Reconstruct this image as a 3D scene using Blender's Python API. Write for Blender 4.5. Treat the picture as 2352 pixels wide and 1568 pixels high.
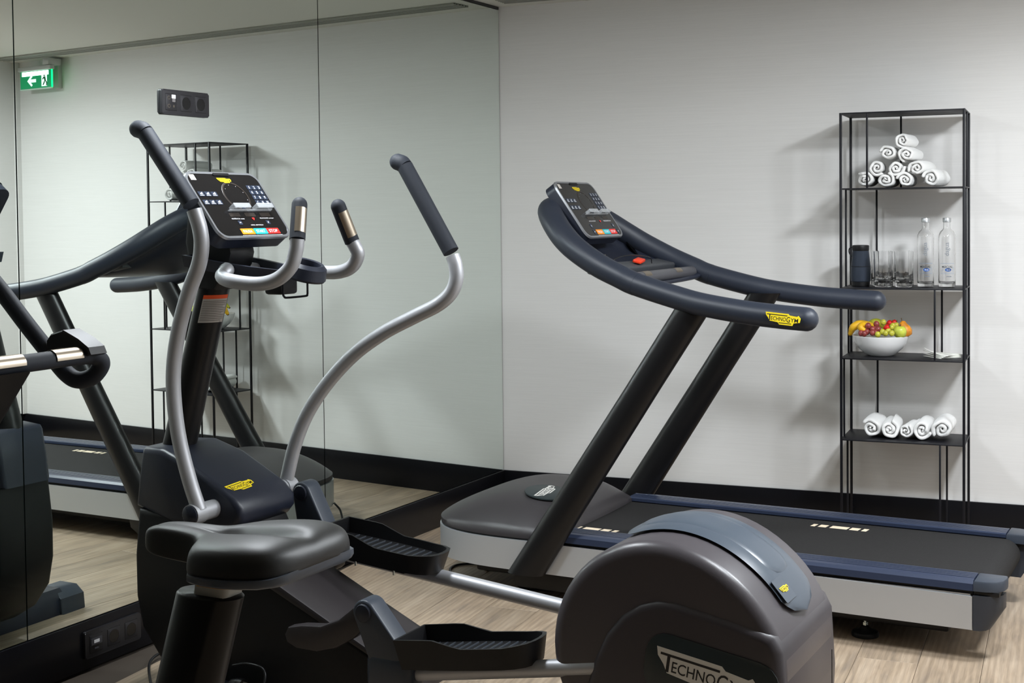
import bpy, bmesh, math, random
from mathutils import Vector, Matrix, noise
random.seed(7)
for o in list(bpy.data.objects): bpy.data.objects.remove(o)
SC = bpy.context.scene
COL = SC.collection
V = Vector

# ------------------------------------------------------------------ camera
FPX, PYO = 3086.45, -187.18          # focal length in pixels, vertical lens shift (2352 x 1568 frame)
CAM = V((3.07795, -5.61335, 1.3704))
AL = 0.1017215                        # the back wall meets the mirror wall at a little over a right angle
yaw, pitch, roll = math.radians(-28.30155), math.radians(-1.95413), math.radians(-0.63212)
FW = V((math.sin(yaw)*math.cos(pitch), math.cos(yaw)*math.cos(pitch), math.sin(pitch)))
r0 = V((math.cos(yaw), -math.sin(yaw), 0)); u0 = r0.cross(FW)
RT = r0*math.cos(roll) + u0*math.sin(roll)
UP = -r0*math.sin(roll) + u0*math.cos(roll)
cd = bpy.data.cameras.new('camera'); cam = bpy.data.objects.new('camera', cd); COL.objects.link(cam)
cam.matrix_world = Matrix(((RT.x, UP.x, -FW.x, CAM.x), (RT.y, UP.y, -FW.y, CAM.y), (RT.z, UP.z, -FW.z, CAM.z), (0, 0, 0, 1)))
cd.sensor_width = 36; cd.sensor_fit = 'HORIZONTAL'; cd.lens = FPX/2352*36
cd.shift_y = PYO/2352; cd.clip_start = 0.05; cd.clip_end = 50
SC.camera = cam

# ------------------------------------------------------------------ world, exposure
w = bpy.data.worlds.new('world'); SC.world = w; w.use_nodes = True
w.node_tree.nodes['Background'].inputs[0].default_value = (.97, .98, 1, 1)
w.node_tree.nodes['Background'].inputs[1].default_value = 0.05
vs = SC.view_settings
vs.view_transform = 'Standard'; vs.look = 'None'; vs.gamma = 1; vs.use_curve_mapping = False
vs.exposure = 0.06

# wall coordinates: s along the back wall from the corner, d out from it into the room
WD = V((math.cos(AL), math.sin(AL), 0)); WN = V((math.sin(AL), -math.cos(AL), 0)); EZ = V((0, 0, 1))
def wall(s, d, z): return WD*s + WN*d + EZ*z
ROOM_H = 2.35
# the ceiling's flush round lamps: (s, d, watts sideways, watts down)
LAMPS = [(2.95, 1.72, 24, 58), (2.45, 2.60, 9, 38), (0.32, 2.70, 7, 34)]

# ------------------------------------------------------------------ pixel -> point on a plane the thing touches
def ray(x, y): return FW + RT*((x-1176)/FPX) - UP*((y-784-PYO)/FPX)
def hit(x, y, n, c):
    v = ray(x, y); return CAM + v*((c - CAM.dot(n))/v.dot(n))
def ony(x, y, c): return hit(x, y, V((0, 1, 0)), c)
def onx(x, y, c): return hit(x, y, V((1, 0, 0)), c)
def onz(x, y, c): return hit(x, y, V((0, 0, 1)), c)
def onw(x, y, d): return hit(x, y, WN, d)

# ------------------------------------------------------------------ materials
def lin(c): return tuple(((x/255)/12.92 if x <= 10 else ((x/255+.055)/1.055)**2.4) for x in c)
MATS = {}
def mat(name, rgb, rough=.5, metal=0, spec=.5, bump=0, bscale=300, coat=0, trans=0, ior=1.45, emit=0, var=0, vscale=40, sheen=0, stretch=None):
    if name in MATS: return MATS[name]
    m = bpy.data.materials.new(name); m.use_nodes = True; nt = m.node_tree; b = nt.nodes['Principled BSDF']
    c = lin(rgb); b.inputs['Base Color'].default_value = (*c, 1)
    b.inputs['Roughness'].default_value = rough; b.inputs['Metallic'].default_value = metal
    b.inputs['Specular IOR Level'].default_value = spec
    b.inputs['Coat Weight'].default_value = coat; b.inputs['Transmission Weight'].default_value = trans; b.inputs['IOR'].default_value = ior
    b.inputs['Sheen Weight'].default_value = sheen
    if emit: b.inputs['Emission Color'].default_value = (*c, 1); b.inputs['Emission Strength'].default_value = emit
    if bump or var:
        tc = nt.nodes.new('ShaderNodeTexCoord'); mp = nt.nodes.new('ShaderNodeMapping')
        nt.links.new(tc.outputs['Object'], mp.inputs['Vector'])
        if stretch: mp.inputs['Scale'].default_value = stretch
    if bump:
        n = nt.nodes.new('ShaderNodeTexNoise'); n.inputs['Scale'].default_value = bscale; n.inputs['Detail'].default_value = 2
        nt.links.new(mp.outputs[0], n.inputs['Vector'])
        bp = nt.nodes.new('ShaderNodeBump'); bp.inputs['Strength'].default_value = bump; bp.inputs['Distance'].default_value = .002
        nt.links.new(n.outputs['Fac'], bp.inputs['Height']); nt.links.new(bp.outputs[0], b.inputs['Normal'])
    if var:
        n = nt.nodes.new('ShaderNodeTexNoise'); n.inputs['Scale'].default_value = vscale; n.inputs['Detail'].default_value = 3
        nt.links.new(mp.outputs[0], n.inputs['Vector'])
        rp = nt.nodes.new('ShaderNodeValToRGB')
        rp.color_ramp.elements[0].position = .3; rp.color_ramp.elements[1].position = .7
        rp.color_ramp.elements[0].color = (*[x*(1-var) for x in c], 1); rp.color_ramp.elements[1].color = (*[min(1, x*(1+var)) for x in c], 1)
        nt.links.new(n.outputs['Fac'], rp.inputs[0]); nt.links.new(rp.outputs[0], b.inputs['Base Color'])
    MATS[name] = m; return m

def wood_mat():
    m = bpy.data.materials.new('oak_plank'); m.use_nodes = True; nt = m.node_tree; b = nt.nodes['Principled BSDF']
    N = nt.nodes.new; L = nt.links.new
    tc = N('ShaderNodeTexCoord'); oi = N('ShaderNodeObjectInfo')
    ad = N('ShaderNodeVectorMath'); ad.operation = 'MULTIPLY_ADD'
    cb = N('ShaderNodeCombineXYZ'); L(oi.outputs['Random'], cb.inputs[0]); L(oi.outputs['Random'], cb.inputs[1]); L(oi.outputs['Random'], cb.inputs[2])
    ad.inputs[1].default_value = (37, 53, 11); L(cb.outputs[0], ad.inputs[0]); L(tc.outputs['Object'], ad.inputs[2])
    # object x runs across the plank, object y along it
    mp = N('ShaderNodeMapping'); mp.inputs['Scale'].default_value = (1, .16, 1); L(ad.outputs[0], mp.inputs['Vector'])
    n1 = N('ShaderNodeTexNoise'); n1.inputs['Scale'].default_value = 22; n1.inputs['Detail'].default_value = 6; n1.inputs['Distortion'].default_value = .8; L(mp.outputs[0], n1.inputs['Vector'])
    mp2 = N('ShaderNodeMapping'); mp2.inputs['Scale'].default_value = (1, .035, 1); L(ad.outputs[0], mp2.inputs['Vector'])
    n2 = N('ShaderNodeTexNoise'); n2.inputs['Scale'].default_value = 260; n2.inputs['Detail'].default_value = 3; L(mp2.outputs[0], n2.inputs['Vector'])
    wv = N('ShaderNodeTexWave'); wv.wave_type = 'BANDS'; wv.bands_direction = 'X'; wv.inputs['Scale'].default_value = 16; wv.inputs['Distortion'].default_value = 7; wv.inputs['Detail'].default_value = 2; wv.inputs['Detail Scale'].default_value = .55
    L(mp.outputs[0], wv.inputs['Vector'])
    rp = N('ShaderNodeValToRGB'); e = rp.color_ramp.elements
    e[0].position = .25; e[0].color = (*lin((134, 120, 106)), 1); e[1].position = .75; e[1].color = (*lin((178, 160, 140)), 1)
    e2 = rp.color_ramp.elements.new(.5); e2.color = (*lin((161, 142, 121)), 1)
    L(n1.outputs['Fac'], rp.inputs[0])
    mx = N('ShaderNodeMix'); mx.data_type = 'RGBA'; mx.blend_type = 'MULTIPLY'; mx.inputs[0].default_value = .5
    r2 = N('ShaderNodeValToRGB'); r2.color_ramp.elements[0].position = .3; r2.color_ramp.elements[0].color = (.62, .6, .58, 1); r2.color_ramp.elements[1].position = .6
    L(n2.outputs['Fac'], r2.inputs[0]); L(rp.outputs[0], mx.inputs[6]); L(r2.outputs[0], mx.inputs[7])
    mx2 = N('ShaderNodeMix'); mx2.data_type = 'RGBA'; mx2.blend_type = 'MULTIPLY'; mx2.inputs[0].default_value = .16
    L(mx.outputs[2], mx2.inputs[6]); L(wv.outputs['Color'], mx2.inputs[7])
    hs = N('ShaderNodeHueSaturation'); mr = N('ShaderNodeMapRange'); mr.inputs[3].default_value = .90; mr.inputs[4].default_value = 1.10
    L(oi.outputs['Random'], mr.inputs[0]); L(mr.outputs[0], hs.inputs['Value']); L(mx2.outputs[2], hs.inputs['Color'])
    L(hs.outputs[0], b.inputs['Base Color']); b.inputs['Roughness'].default_value = .42; b.inputs['Specular IOR Level'].default_value = .4
    bp = N('ShaderNodeBump'); bp.inputs['Strength'].default_value = .15; bp.inputs['Distance'].default_value = .001
    L(n2.outputs['Fac'], bp.inputs['Height']); L(bp.outputs[0], b.inputs['Normal'])
    return m

def wallcloth_mat():
    m = bpy.data.materials.new('wall_vinyl'); m.use_nodes = True; nt = m.node_tree; b = nt.nodes['Principled BSDF']
    N = nt.nodes.new; L = nt.links.new
    tc = N('ShaderNodeTexCoord'); mp = N('ShaderNodeMapping'); mp.inputs['Scale'].default_value = (2.2, 2.2, 150); L(tc.outputs['Object'], mp.inputs['Vector'])
    n = N('ShaderNodeTexNoise'); n.inputs['Scale'].default_value = 1.6; n.inputs['Detail'].default_value = 4; n.inputs['Roughness'].default_value = .7; L(mp.outputs[0], n.inputs['Vector'])
    rp = N('ShaderNodeValToRGB'); rp.color_ramp.elements[0].position = .3; rp.color_ramp.elements[0].color = (*lin((216, 214, 212)), 1)
    rp.color_ramp.elements[1].position = .7; rp.color_ramp.elements[1].color = (*lin((222, 220, 218)), 1)
    L(n.outputs['Fac'], rp.inputs[0]); L(rp.outputs[0], b.inputs['Base Color']); b.inputs['Roughness'].default_value = .65; b.inputs['Specular IOR Level'].default_value = .3
    bp = N('ShaderNodeBump'); bp.inputs['Strength'].default_value = .07; bp.inputs['Distance'].default_value = .002; L(n.outputs['Fac'], bp.inputs['Height']); L(bp.outputs[0], b.inputs['Normal'])
    return m

M_wall = wallcloth_mat(); M_wood = wood_mat()
M_ceil = mat('ceiling_paint', (204, 202, 194), .8)
M_tan = mat('tan_wall_paint', (190, 172, 148), .6)
M_darkwall = mat('unseen_dark_wall', (58, 48, 40), .5)  # colour invented for the unseen front wall, dark to keep bounce off near faces
M_bezel = mat('console_bezel', (150, 152, 156), .35, metal=.7)
M_base = mat('black_skirting', (15, 15, 19), .3, spec=.3)
M_under = mat('floor_screed', (60, 52, 44), .9)
M_mirror = mat('mirror_glass', (234, 242, 237), .0, metal=1)
M_edge = mat('mirror_edge', (22, 28, 26), .3)
M_blackmetal = mat('black_powder_coat', (20, 20, 25), .45, spec=.35)
M_towel = mat('white_terry', (236, 235, 233), .95, spec=.1, bump=.9, bscale=420, sheen=.4)
M_rubber = mat('charcoal_grip_rubber', (38, 42, 50), .62, spec=.35, bump=.22, bscale=1300)
M_rail = mat('navy_handrail_rubber', (37, 42, 53), .45, spec=.45, bump=.08, bscale=1500)
M_silver = mat('silver_paint', (176, 177, 181), .46, metal=.5, bump=.05, bscale=900)
M_alu = mat('silver_panel', (190, 193, 197), .36, metal=.5)
M_steel = mat('brushed_sensor_steel', (168, 156, 140), .34, metal=1)
M_zinc = mat('zinc_bolt', (190, 200, 198), .25, metal=1)
M_black = mat('satin_black_plastic', (17, 17, 19), .46, spec=.38, bump=.08, bscale=700)
M_black2 = mat('black_column_paint', (19, 18, 19), .36, spec=.4)
M_brown = mat('brown_black_cover', (44, 40, 42), .45, bump=.15, bscale=700)
M_navy = mat('navy_plastic', (32, 36, 48), .38, spec=.45, bump=.15, bscale=600)
M_slate = mat('slate_plastic', (52, 58, 68), .42, bump=.1, bscale=600)
M_taupe = mat('taupe_plastic', (72, 68, 72), .34, spec=.5, bump=.08, bscale=700)
M_hood = mat('charcoal_hood_plastic', (54, 51, 53), .42, bump=.12, bscale=600)
M_insert = mat('smoky_blue_insert', (70, 79, 90), .3, spec=.5)
M_belt = mat('running_belt', (36, 35, 35), .8, spec=.2, bump=.5, bscale=500, var=.18, vscale=300)
M_railblue = mat('navy_foot_rail', (43, 51, 71), .34, spec=.5)
M_print = mat('beige_belt_print', (222, 205, 180), .7)
M_yellow = mat('badge_yellow', (244, 216, 20), .5)
M_ink = mat('badge_ink', (22, 22, 24), .5)
M_silverprint = mat('badge_silver', (205, 203, 198), .4)
M_greenblack = mat('badge_disc', (38, 46, 48), .4)
M_face = mat('console_face', (19, 18, 19), .18, spec=.5)
M_key = mat('console_key', (42, 50, 66), .4)
M_white = mat('white_print', (235, 235, 238), .5)
M_ring = mat('display_ring', (44, 38, 34), .4)
M_orange = mat('key_orange', (242, 142, 30), .45)
M_cyan = mat('key_cyan', (40, 180, 190), .45)
M_red = mat('key_red', (222, 44, 40), .45)
M_glass = mat('clear_glass', (255, 255, 255), .0, trans=1, ior=1.45)
M_acrylic = mat('clear_acrylic', (215, 219, 222), .12)
M_acrylic.node_tree.nodes['Principled BSDF'].inputs['Alpha'].default_value = .26
M_porcelain = mat('white_porcelain', (240, 240, 240), .15, coat=.3)
M_paper = mat('napkin_paper', (236, 236, 228), .85)
M_sticker = mat('label_paper', (176, 170, 163), .7)
M_labelorange = mat('warning_orange', (232, 84, 28), .6)
M_labelink = mat('label_ink', (74, 68, 64), .7)
M_seat = mat('black_saddle_vinyl', (30, 30, 30), .47, spec=.5, bump=.04, bscale=500)
M_seatrim = mat('saddle_base_trim', (74, 80, 90), .4)
M_cable = mat('black_cable', (18, 18, 20), .35)
M_socket = mat('black_socket_plastic', (30, 29, 32), .42)
M_socketdark = mat('socket_well', (9, 9, 10), .25)

# ------------------------------------------------------------------ mesh helpers
def obj(name, me, m, parent=None, smooth=40):
    if smooth:
        for p in me.polygons: p.use_smooth = True
        me.set_sharp_from_angle(angle=math.radians(smooth))
    if m and not me.materials: me.materials.append(m)
    o = bpy.data.objects.new(name, me); COL.objects.link(o)
    if parent:
        o.parent = parent
        top = parent
        o.matrix_parent_inverse = world_of(parent).inverted()
    return o
def world_of(o):
    m = o.matrix_basis.copy()
    if o.parent: m = world_of(o.parent) @ o.matrix_parent_inverse @ m
    return m
def tag(o, label=None, cat=None, group=None, kind=None):
    if label: o['label'] = label
    if cat: o['category'] = cat
    if group: o['group'] = group
    if kind: o['kind'] = kind
    return o
def thing(name, loc, label, cat, group=None, kind=None):
    o = bpy.data.objects.new(name, None); COL.objects.link(o); o.location = loc; o.empty_display_size = .1
    return tag(o, label, cat, group, kind)
def from_bm(bm, name='m'):
    bmesh.ops.recalc_face_normals(bm, faces=bm.faces[:])
    me = bpy.data.meshes.new(name); bm.to_mesh(me); bm.free(); return me
def pyd(vs_, fs): 
    me = bpy.data.meshes.new('m'); me.from_pydata([tuple(v) for v in vs_], [], fs); me.update()
    bm = bmesh.new(); bm.from_mesh(me); bmesh.ops.recalc_face_normals(bm, faces=bm.faces[:]); bm.to_mesh(me); bm.free(); return me
def bev(bm, off, seg=2, ang=30):
    if off <= 0: return
    es = [e for e in bm.edges if len(e.link_faces) == 2 and e.calc_face_angle(0) > math.radians(ang)]
    bmesh.ops.bevel(bm, geom=es, offset=off, segments=seg, affect='EDGES', profile=.5, clamp_overlap=True)
def frame(o, x, y, z=None):
    x = V(x).normalized(); y = V(y); y = (y - x*y.dot(x)).normalized(); z = x.cross(y)
    return Matrix(((x.x, y.x, z.x, o[0]), (x.y, y.y, z.y, o[1]), (x.z, y.z, z.z, o[2]), (0, 0, 0, 1)))
def box_bm(size, M=None, bevel=.003, seg=2, bm=None, off=(0, 0, 0)):
    b = bmesh.new(); bmesh.ops.create_cube(b, size=1)
    for v in b.verts: v.co = V((v.co.x*size[0]+off[0], v.co.y*size[1]+off[1], v.co.z*size[2]+off[2]))
    bev(b, bevel, seg)
    if M is not None: b.transform(M)
    if bm is not None:
        me = bpy.data.meshes.new('t'); b.to_mesh(me); b.free(); bm.from_mesh(me); bpy.data.meshes.remove(me); return bm
    return b
def box(name, c, size, m, parent=None, bevel=.003, M=None, seg=2, smooth=40):
    b = box_bm(size, None, bevel, seg)
    if M is not None: b.transform(M)
    b.transform(Matrix.Translation(c))
    return obj(name, from_bm(b), m, parent, smooth)
def wbox(name, s0, s1, d0, d1, z0, z1, m, parent=None, bevel=.0):
    """box in wall coordinates"""
    M = frame(wall((s0+s1)/2, (d0+d1)/2, (z0+z1)/2), WD, -WN)
    b = box_bm((s1-s0, d1-d0, z1-z0), M, bevel); return obj(name, from_bm(b), m, parent)
def cr(pts, n=8, vals=None):
    """Catmull-Rom through points (vectors with extra radius)"""
    P = [V(p) for p in pts]; R = vals or [0]*len(P); out = []; ro = []
    for i in range(len(P)-1):
        p0 = P[i-1] if i else P[0]*2-P[1]; p3 = P[i+2] if i+2 < len(P) else P[-1]*2-P[-2]
        p1, p2 = P[i], P[i+1]
        for k in range(n):
            t = k/n; t2 = t*t; t3 = t2*t
            out.append(.5*((2*p1)+(p2-p0)*t+(2*p0-5*p1+4*p2-p3)*t2+(3*p1-p0-3*p2+p3)*t3)); ro.append(R[i]*(1-t)+R[i+1]*t)
    out.append(P[-1]); ro.append(R[-1]); return out, ro
def tube_bm(pts, rad, seg=16, n=8, round_a=False, round_b=False, flat=1.0, up=None, spline=True, bm=None):
    R = rad if isinstance(rad, (list, tuple)) else [rad]*len(pts)
    if spline and len(pts) > 2: P, Rr = cr(pts, n, list(R))
    else: P, Rr = [V(p) for p in pts], list(R)
    if round_a:
        d = (P[0]-P[1]).normalized(); r = Rr[0]; ext = []; er = []
        for a in (90, 70, 50, 30, 12): ext.append(P[0]+d*(r*math.sin(math.radians(a)))); er.append(max(r*math.cos(math.radians(a)), r*.02))
        P = ext+P; Rr = er+Rr
    if round_b:
        d = (P[-1]-P[-2]).normalized(); r = Rr[-1]; e = P[-1].copy()
        for a in (12, 30, 50, 70, 90): P.append(e+d*(r*math.sin(math.radians(a)))); Rr.append(max(r*math.cos(math.radians(a)), r*.02))
    b = bm or bmesh.new(); rings = []
    t = (P[1]-P[0]).normalized(); nrm = V(up) if up else (V((0, 0, 1)) if abs(t.z) < .9 else V((1, 0, 0)))
    nrm = (nrm-t*nrm.dot(t)).normalized()
    for i, p in enumerate(P):
        tt = (P[min(i+1, len(P)-1)]-P[max(i-1, 0)])
        if tt.length > 1e-9: t = tt.normalized()
        nn = V(up) if up else nrm
        nrm = (nn-t*nn.dot(t)); nrm = nrm.normalized() if nrm.length > 1e-6 else t.orthogonal().normalized()
        bi = t.cross(nrm)
        rings.append([b.verts.new(p+nrm*(Rr[i]*flat*math.cos(2*math.pi*k/seg))+bi*(Rr[i]*math.sin(2*math.pi*k/seg))) for k in range(seg)])
    for a, c in zip(rings, rings[1:]):
        for k in range(seg): b.faces.new((a[k], a[(k+1) % seg], c[(k+1) % seg], c[k]))
    b.faces.new(rings[0][::-1]); b.faces.new(rings[-1]); return b
def tube(name, pts, rad, m, parent=None, **kw): return obj(name, from_bm(tube_bm(pts, rad, **kw)), m, parent, 50)
def level_tube(name, pts, rad, m, parent, seg=28):
    """leaning oval tube whose ends are cut level; rad = [(along x, along y)]"""
    b = bmesh.new(); rings = [[b.verts.new(V(p)+V((rx*math.cos(2*math.pi*k/seg), ry*math.sin(2*math.pi*k/seg), 0))) for k in range(seg)] for p, (rx, ry) in zip(pts, rad)]
    for a, c in zip(rings, rings[1:]):
        for k in range(seg): b.faces.new((a[k], a[(k+1) % seg], c[(k+1) % seg], c[k]))
    b.faces.new(rings[0][::-1]); b.faces.new(rings[-1]); return obj(name, from_bm(b), m, parent, 50)
def lathe(name, prof, M, m, parent=None, seg=28, smooth=35, closed=False):
    b = bmesh.new(); rings = []
    for r, z in prof: rings.append([b.verts.new(M @ V((max(r, 1e-4)*math.cos(2*math.pi*k/seg), max(r, 1e-4)*math.sin(2*math.pi*k/seg), z))) for k in range(seg)])
    for a, c in zip(rings, rings[1:]):
        for k in range(seg): b.faces.new((a[k], a[(k+1) % seg], c[(k+1) % seg], c[k]))
    if closed:
        for k in range(seg): b.faces.new((rings[-1][k], rings[-1][(k+1) % seg], rings[0][(k+1) % seg], rings[0][k]))
    else: b.faces.new(rings[0][::-1]); b.faces.new(rings[-1])
    return obj(name, from_bm(b), m, parent, smooth)
def prism_bm(poly, y0, y1, bevel=.0, seg=2, ang=30, xf=None):
    """side outline [(x, z)] extruded along y"""
    b = bmesh.new(); a = [b.verts.new((x, y0, z)) for x, z in poly]; c = [b.verts.new((x, y1, z)) for x, z in poly]; n = len(poly)
    b.faces.new(a); b.faces.new(c[::-1])
    for i in range(n): b.faces.new((a[i], c[i], c[(i+1) % n], a[(i+1) % n]))
    bmesh.ops.recalc_face_normals(b, faces=b.faces[:])
    if bevel:
        es = [e for e in b.edges if abs(e.verts[0].co.y-e.verts[1].co.y) < 1e-6]
        bmesh.ops.bevel(b, geom=es, offset=bevel, segments=seg, affect='EDGES', profile=.5, clamp_overlap=True)
    if xf:
        for v in b.verts: v.co = xf(v.co)
    return b
def prism(name, poly, y0, y1, m, parent=None, bevel=.0, seg=2, smooth=40, xf=None): return obj(name, from_bm(prism_bm(poly, y0, y1, bevel, seg, xf=xf)), m, parent, smooth)
def plate_bm(poly, M, th, bevel=0, bm=None):
    """flat outline in local xy, thickness along +z"""
    b = bmesh.new(); a = [b.verts.new((x, y, 0)) for x, y in poly]; c = [b.verts.new((x, y, th)) for x, y in poly]; n = len(poly)
    b.faces.new(a[::-1]); b.faces.new(c)
    for i in range(n): b.faces.new((a[i], a[(i+1) % n], c[(i+1) % n], c[i]))
    if bevel:
        es = [e for e in b.edges if all(v.co.z > th/2 for v in e.verts)]
        bmesh.ops.bevel(b, geom=es, offset=bevel, segments=2, affect='EDGES', profile=.5, clamp_overlap=True)
    b.transform(M)
    if bm is not None:
        me = bpy.data.meshes.new('t'); b.to_mesh(me); b.free(); bm.from_mesh(me); bpy.data.meshes.remove(me); return bm
    return b
def plate(name, poly, M, th, m, parent=None, bevel=0): return obj(name, from_bm(plate_bm(poly, M, th, bevel)), m, parent)
def rrect(w, h, r, cx=0, cy=0, n=5):
    out = []
    for qx, qy, a0 in ((1, 1, 0), (-1, 1, 90), (-1, -1, 180), (1, -1, 270)):
        for k in range(n+1):
            a = math.radians(a0+90*k/n); out.append((cx+qx*(w/2-r)+r*math.cos(a), cy+qy*(h/2-r)+r*math.sin(a)))
    return out
def circ(r, cx=0, cy=0, n=24): return [(cx+r*math.cos(2*math.pi*k/n), cy+r*math.sin(2*math.pi*k/n)) for k in range(n)]
def ring_bm(po, pi, M, z0, z1):
    b = bmesh.new(); n = len(po)
    A = [b.verts.new(M @ V((x, y, z0))) for x, y in po]; B = [b.verts.new(M @ V((x*.985+.015*sum(p[0] for p in po)/n, y*.985+.015*sum(p[1] for p in po)/n, z1))) for x, y in po]
    C_ = [b.verts.new(M @ V((x, y, z1))) for x, y in pi]; D = [b.verts.new(M @ V((x, y, z0))) for x, y in pi]
    for i in range(n):
        j = (i+1) % n
        for P_, Q in ((A, B), (B, C_), (C_, D)): b.faces.new((P_[i], P_[j], Q[j], Q[i]))
    return b
TXT = {}
def text_bm(body, x0, x1, y0, y1, M, bm=None, rot=0, bold=.007):
    """lettering fitted into a box of the local xy plane"""
    key_ = (body, bold)
    if key_ not in TXT:
        cu = bpy.data.curves.new('t', 'FONT'); cu.body = body; cu.resolution_u = 3; cu.size = 1; cu.offset = bold
        ob = bpy.data.objects.new('t', cu); COL.objects.link(ob)
        dg = bpy.context.evaluated_depsgraph_get(); me = bpy.data.meshes.new_from_object(ob.evaluated_get(dg))
        TXT[key_] = ([v.co.copy() for v in me.vertices], [tuple(p.vertices) for p in me.polygons])
        bpy.data.objects.remove(ob); bpy.data.curves.remove(cu); bpy.data.meshes.remove(me)
    vsx, fs = TXT[key_]
    xs = [v.x for v in vsx]; ys = [v.y for v in vsx]; ax, bx_, ay, by_ = min(xs), max(xs), min(ys), max(ys)
    b = bm if bm is not None else bmesh.new(); nv = []
    for v in vsx:
        u = (v.x-ax)/(bx_-ax); t = (v.y-ay)/(by_-ay)
        if rot: u, t = 1-t, u        # reads upwards
        nv.append(b.verts.new(M @ V((x0+u*(x1-x0), y0+t*(y1-y0), 0))))
    for f in fs:
        try: b.faces.new([nv[i] for i in f])
        except ValueError: pass
    return b
def quad(bm, x0, x1, y0, y1, M): bm.faces.new([bm.verts.new(M @ V(p)) for p in ((x0, y0, 0), (x1, y0, 0), (x1, y1, 0), (x0, y1, 0))])
def flat(name, bm, m, parent):
    me = bpy.data.meshes.new('m'); bm.to_mesh(me); bm.free(); return obj(name, me, m, parent, 0)
def logo(parent, M, wd, mp=None, mi=None, th=.0008, name='brand_badge'):
    """stepped badge with the maker's lettering; M origin at lower left, local x along the word"""
    k = wd
    out = [(0, .30), (.64, .30), (.68, .265), (.90, .25), (.935, .275), (1, .21), (.985, .10), (.82, .07), (.79, 0), (.42, 0), (.37, .055), (.13, .075), (.085, .15), (.02, .22)]
    p = plate(name, [(x*k, y*k) for x, y in out][::-1], M, th, mp or M_yellow, parent)
    Mi = M @ Matrix.Translation((0, 0, th+.0003)) @ Matrix.Scale(k, 4)
    b = bmesh.new()
    quad(b, .045, .63, .235, .258, Mi); quad(b, .115, .145, .085, .236, Mi)
    text_bm('ECHNO', .17, .60, .095, .20, Mi, b); text_bm('G', .615, .715, .075, .225, Mi, b); text_bm('YM', .73, .945, .095, .20, Mi, b)
    quad(b, .40, .76, .035, .055, Mi)
    flat('lettering', b, mi or M_ink, p); return p

from mathutils.bvhtree import BVHTree
def stick(ob, px, py):
    """where the sight line through a pixel meets a built surface, and that surface's normal"""
    b = bmesh.new(); b.from_mesh(ob.data); t_ = BVHTree.FromBMesh(b); b.free()
    loc, nrm, i, d = t_.ray_cast(CAM, ray(px, py).normalized())
    if nrm.dot(ray(px, py)) > 0: nrm = -nrm
    return loc, nrm
# ------------------------------------------------------------------ the room
S_END, D_END = 3.68, 7.4
HB = .1475
def W2(s, d): p = wall(s, d, 0); return (p.x, p.y)
ceil_poly = [(-.25, .6), (-.25, -7.8), (4.8, -7.8), (4.8, 1.0)]
fl = tag(plate('floor', ceil_poly, Matrix.Translation((0, 0, -.06)), .05, M_under), kind='structure')
ce = tag(plate('ceiling', ceil_poly, Matrix.Translation((0, 0, ROOM_H)), .08, M_ceil), kind='structure')
tag(wbox('wall_back', -.12, S_END+.1, -.1, 0, 0, ROOM_H, M_wall), kind='structure')
tag(wbox('wall_right', S_END, S_END+.1, 0, D_END, 0, ROOM_H, M_wall), kind='structure')
tag(wbox('wall_front', -1.2, S_END+.1, D_END, D_END+.1, 0, ROOM_H, M_darkwall), kind='structure')
tag(box('wall_left', (-.06, -3.75, ROOM_H/2), (.10, 7.9, ROOM_H), M_edge, bevel=0), kind='structure')
tag(wbox('baseboard_back', .0, S_END, 0.0, .012, 0, HB, M_base, bevel=.0015), kind='structure')
tag(wbox('baseboard_right', S_END-.012, S_END, .012, D_END, 0, HB, M_base, bevel=.0015), kind='structure')
tag(box('baseboard_left', (-.001, -3.45, HB/2), (.018, 6.88, HB), M_base, bevel=.0015), kind='structure')
tag(box('trim_1', (-.003, -3.45, ROOM_H-.007), (.014, 6.88, .013), M_base, bevel=.001), kind='structure')
tag(wbox('trim_2', S_END-.03, S_END, 0, .03, HB, ROOM_H, M_wall), kind='structure')

# oak planks, laid square to the back wall: each its own piece of the floor
PW, PL = .182, 1.22
pm = {}
def plank(s0, s1, d0, d1):
    key = (round(s1-s0, 4), round(d1-d0, 4))
    if key not in pm:
        b = box_bm((s1-s0-.0012, d1-d0-.0012, .01), None, 0)
        es = [e for e in b.edges if all(v.co.z > 0 for v in e.verts)]
        bmesh.ops.bevel(b, geom=es, offset=.0009, segments=1, affect='EDGES')
        pm[key] = from_bm(b); pm[key].materials.append(M_wood)
    o = bpy.data.objects.new('plank', pm[key]); COL.objects.link(o)
    o.matrix_world = frame(wall((s0+s1)/2, (d0+d1)/2, -.005), WD, -WN); o.parent = fl
k0 = 0; s = 1.896-PW*11
while s < S_END:
    off = (k0*.417) % 1.0*PL; d = -off
    while d < D_END:
        a, b_ = max(d, .0), min(d+PL, D_END)
        sa, sb = s, min(s+PW, S_END)
        if b_-a > .02 and sb-sa > .01 and b_ > 0: 
            if sb > -.55: plank(sa, sb, a, b_)
        d += PL
    s += PW; k0 += 1

# mirror: tall panels side by side on the left wall
TS = [.004, 1.4344, 2.8874, 4.340, 5.793]
mlab = ['tall mirror panel next to the back corner, behind the far swing lever', 'tall mirror panel in the middle with the black socket plate on it', 'tall mirror panel cut off by the left edge of the photo', 'tall mirror panel left of the bike, nearest the camera']
for i in range(4):
    a, b_ = TS[i]+.0022, TS[i+1]-.0022
    o = box('mirror_panel', (-.003, -(a+b_)/2, (HB+.003+ROOM_H-.015)/2), (.006, b_-a, ROOM_H-.015-HB-.003), M_mirror, bevel=0, smooth=0)
    tag(o, mlab[i], 'mirror', 'mirror panels')

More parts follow.
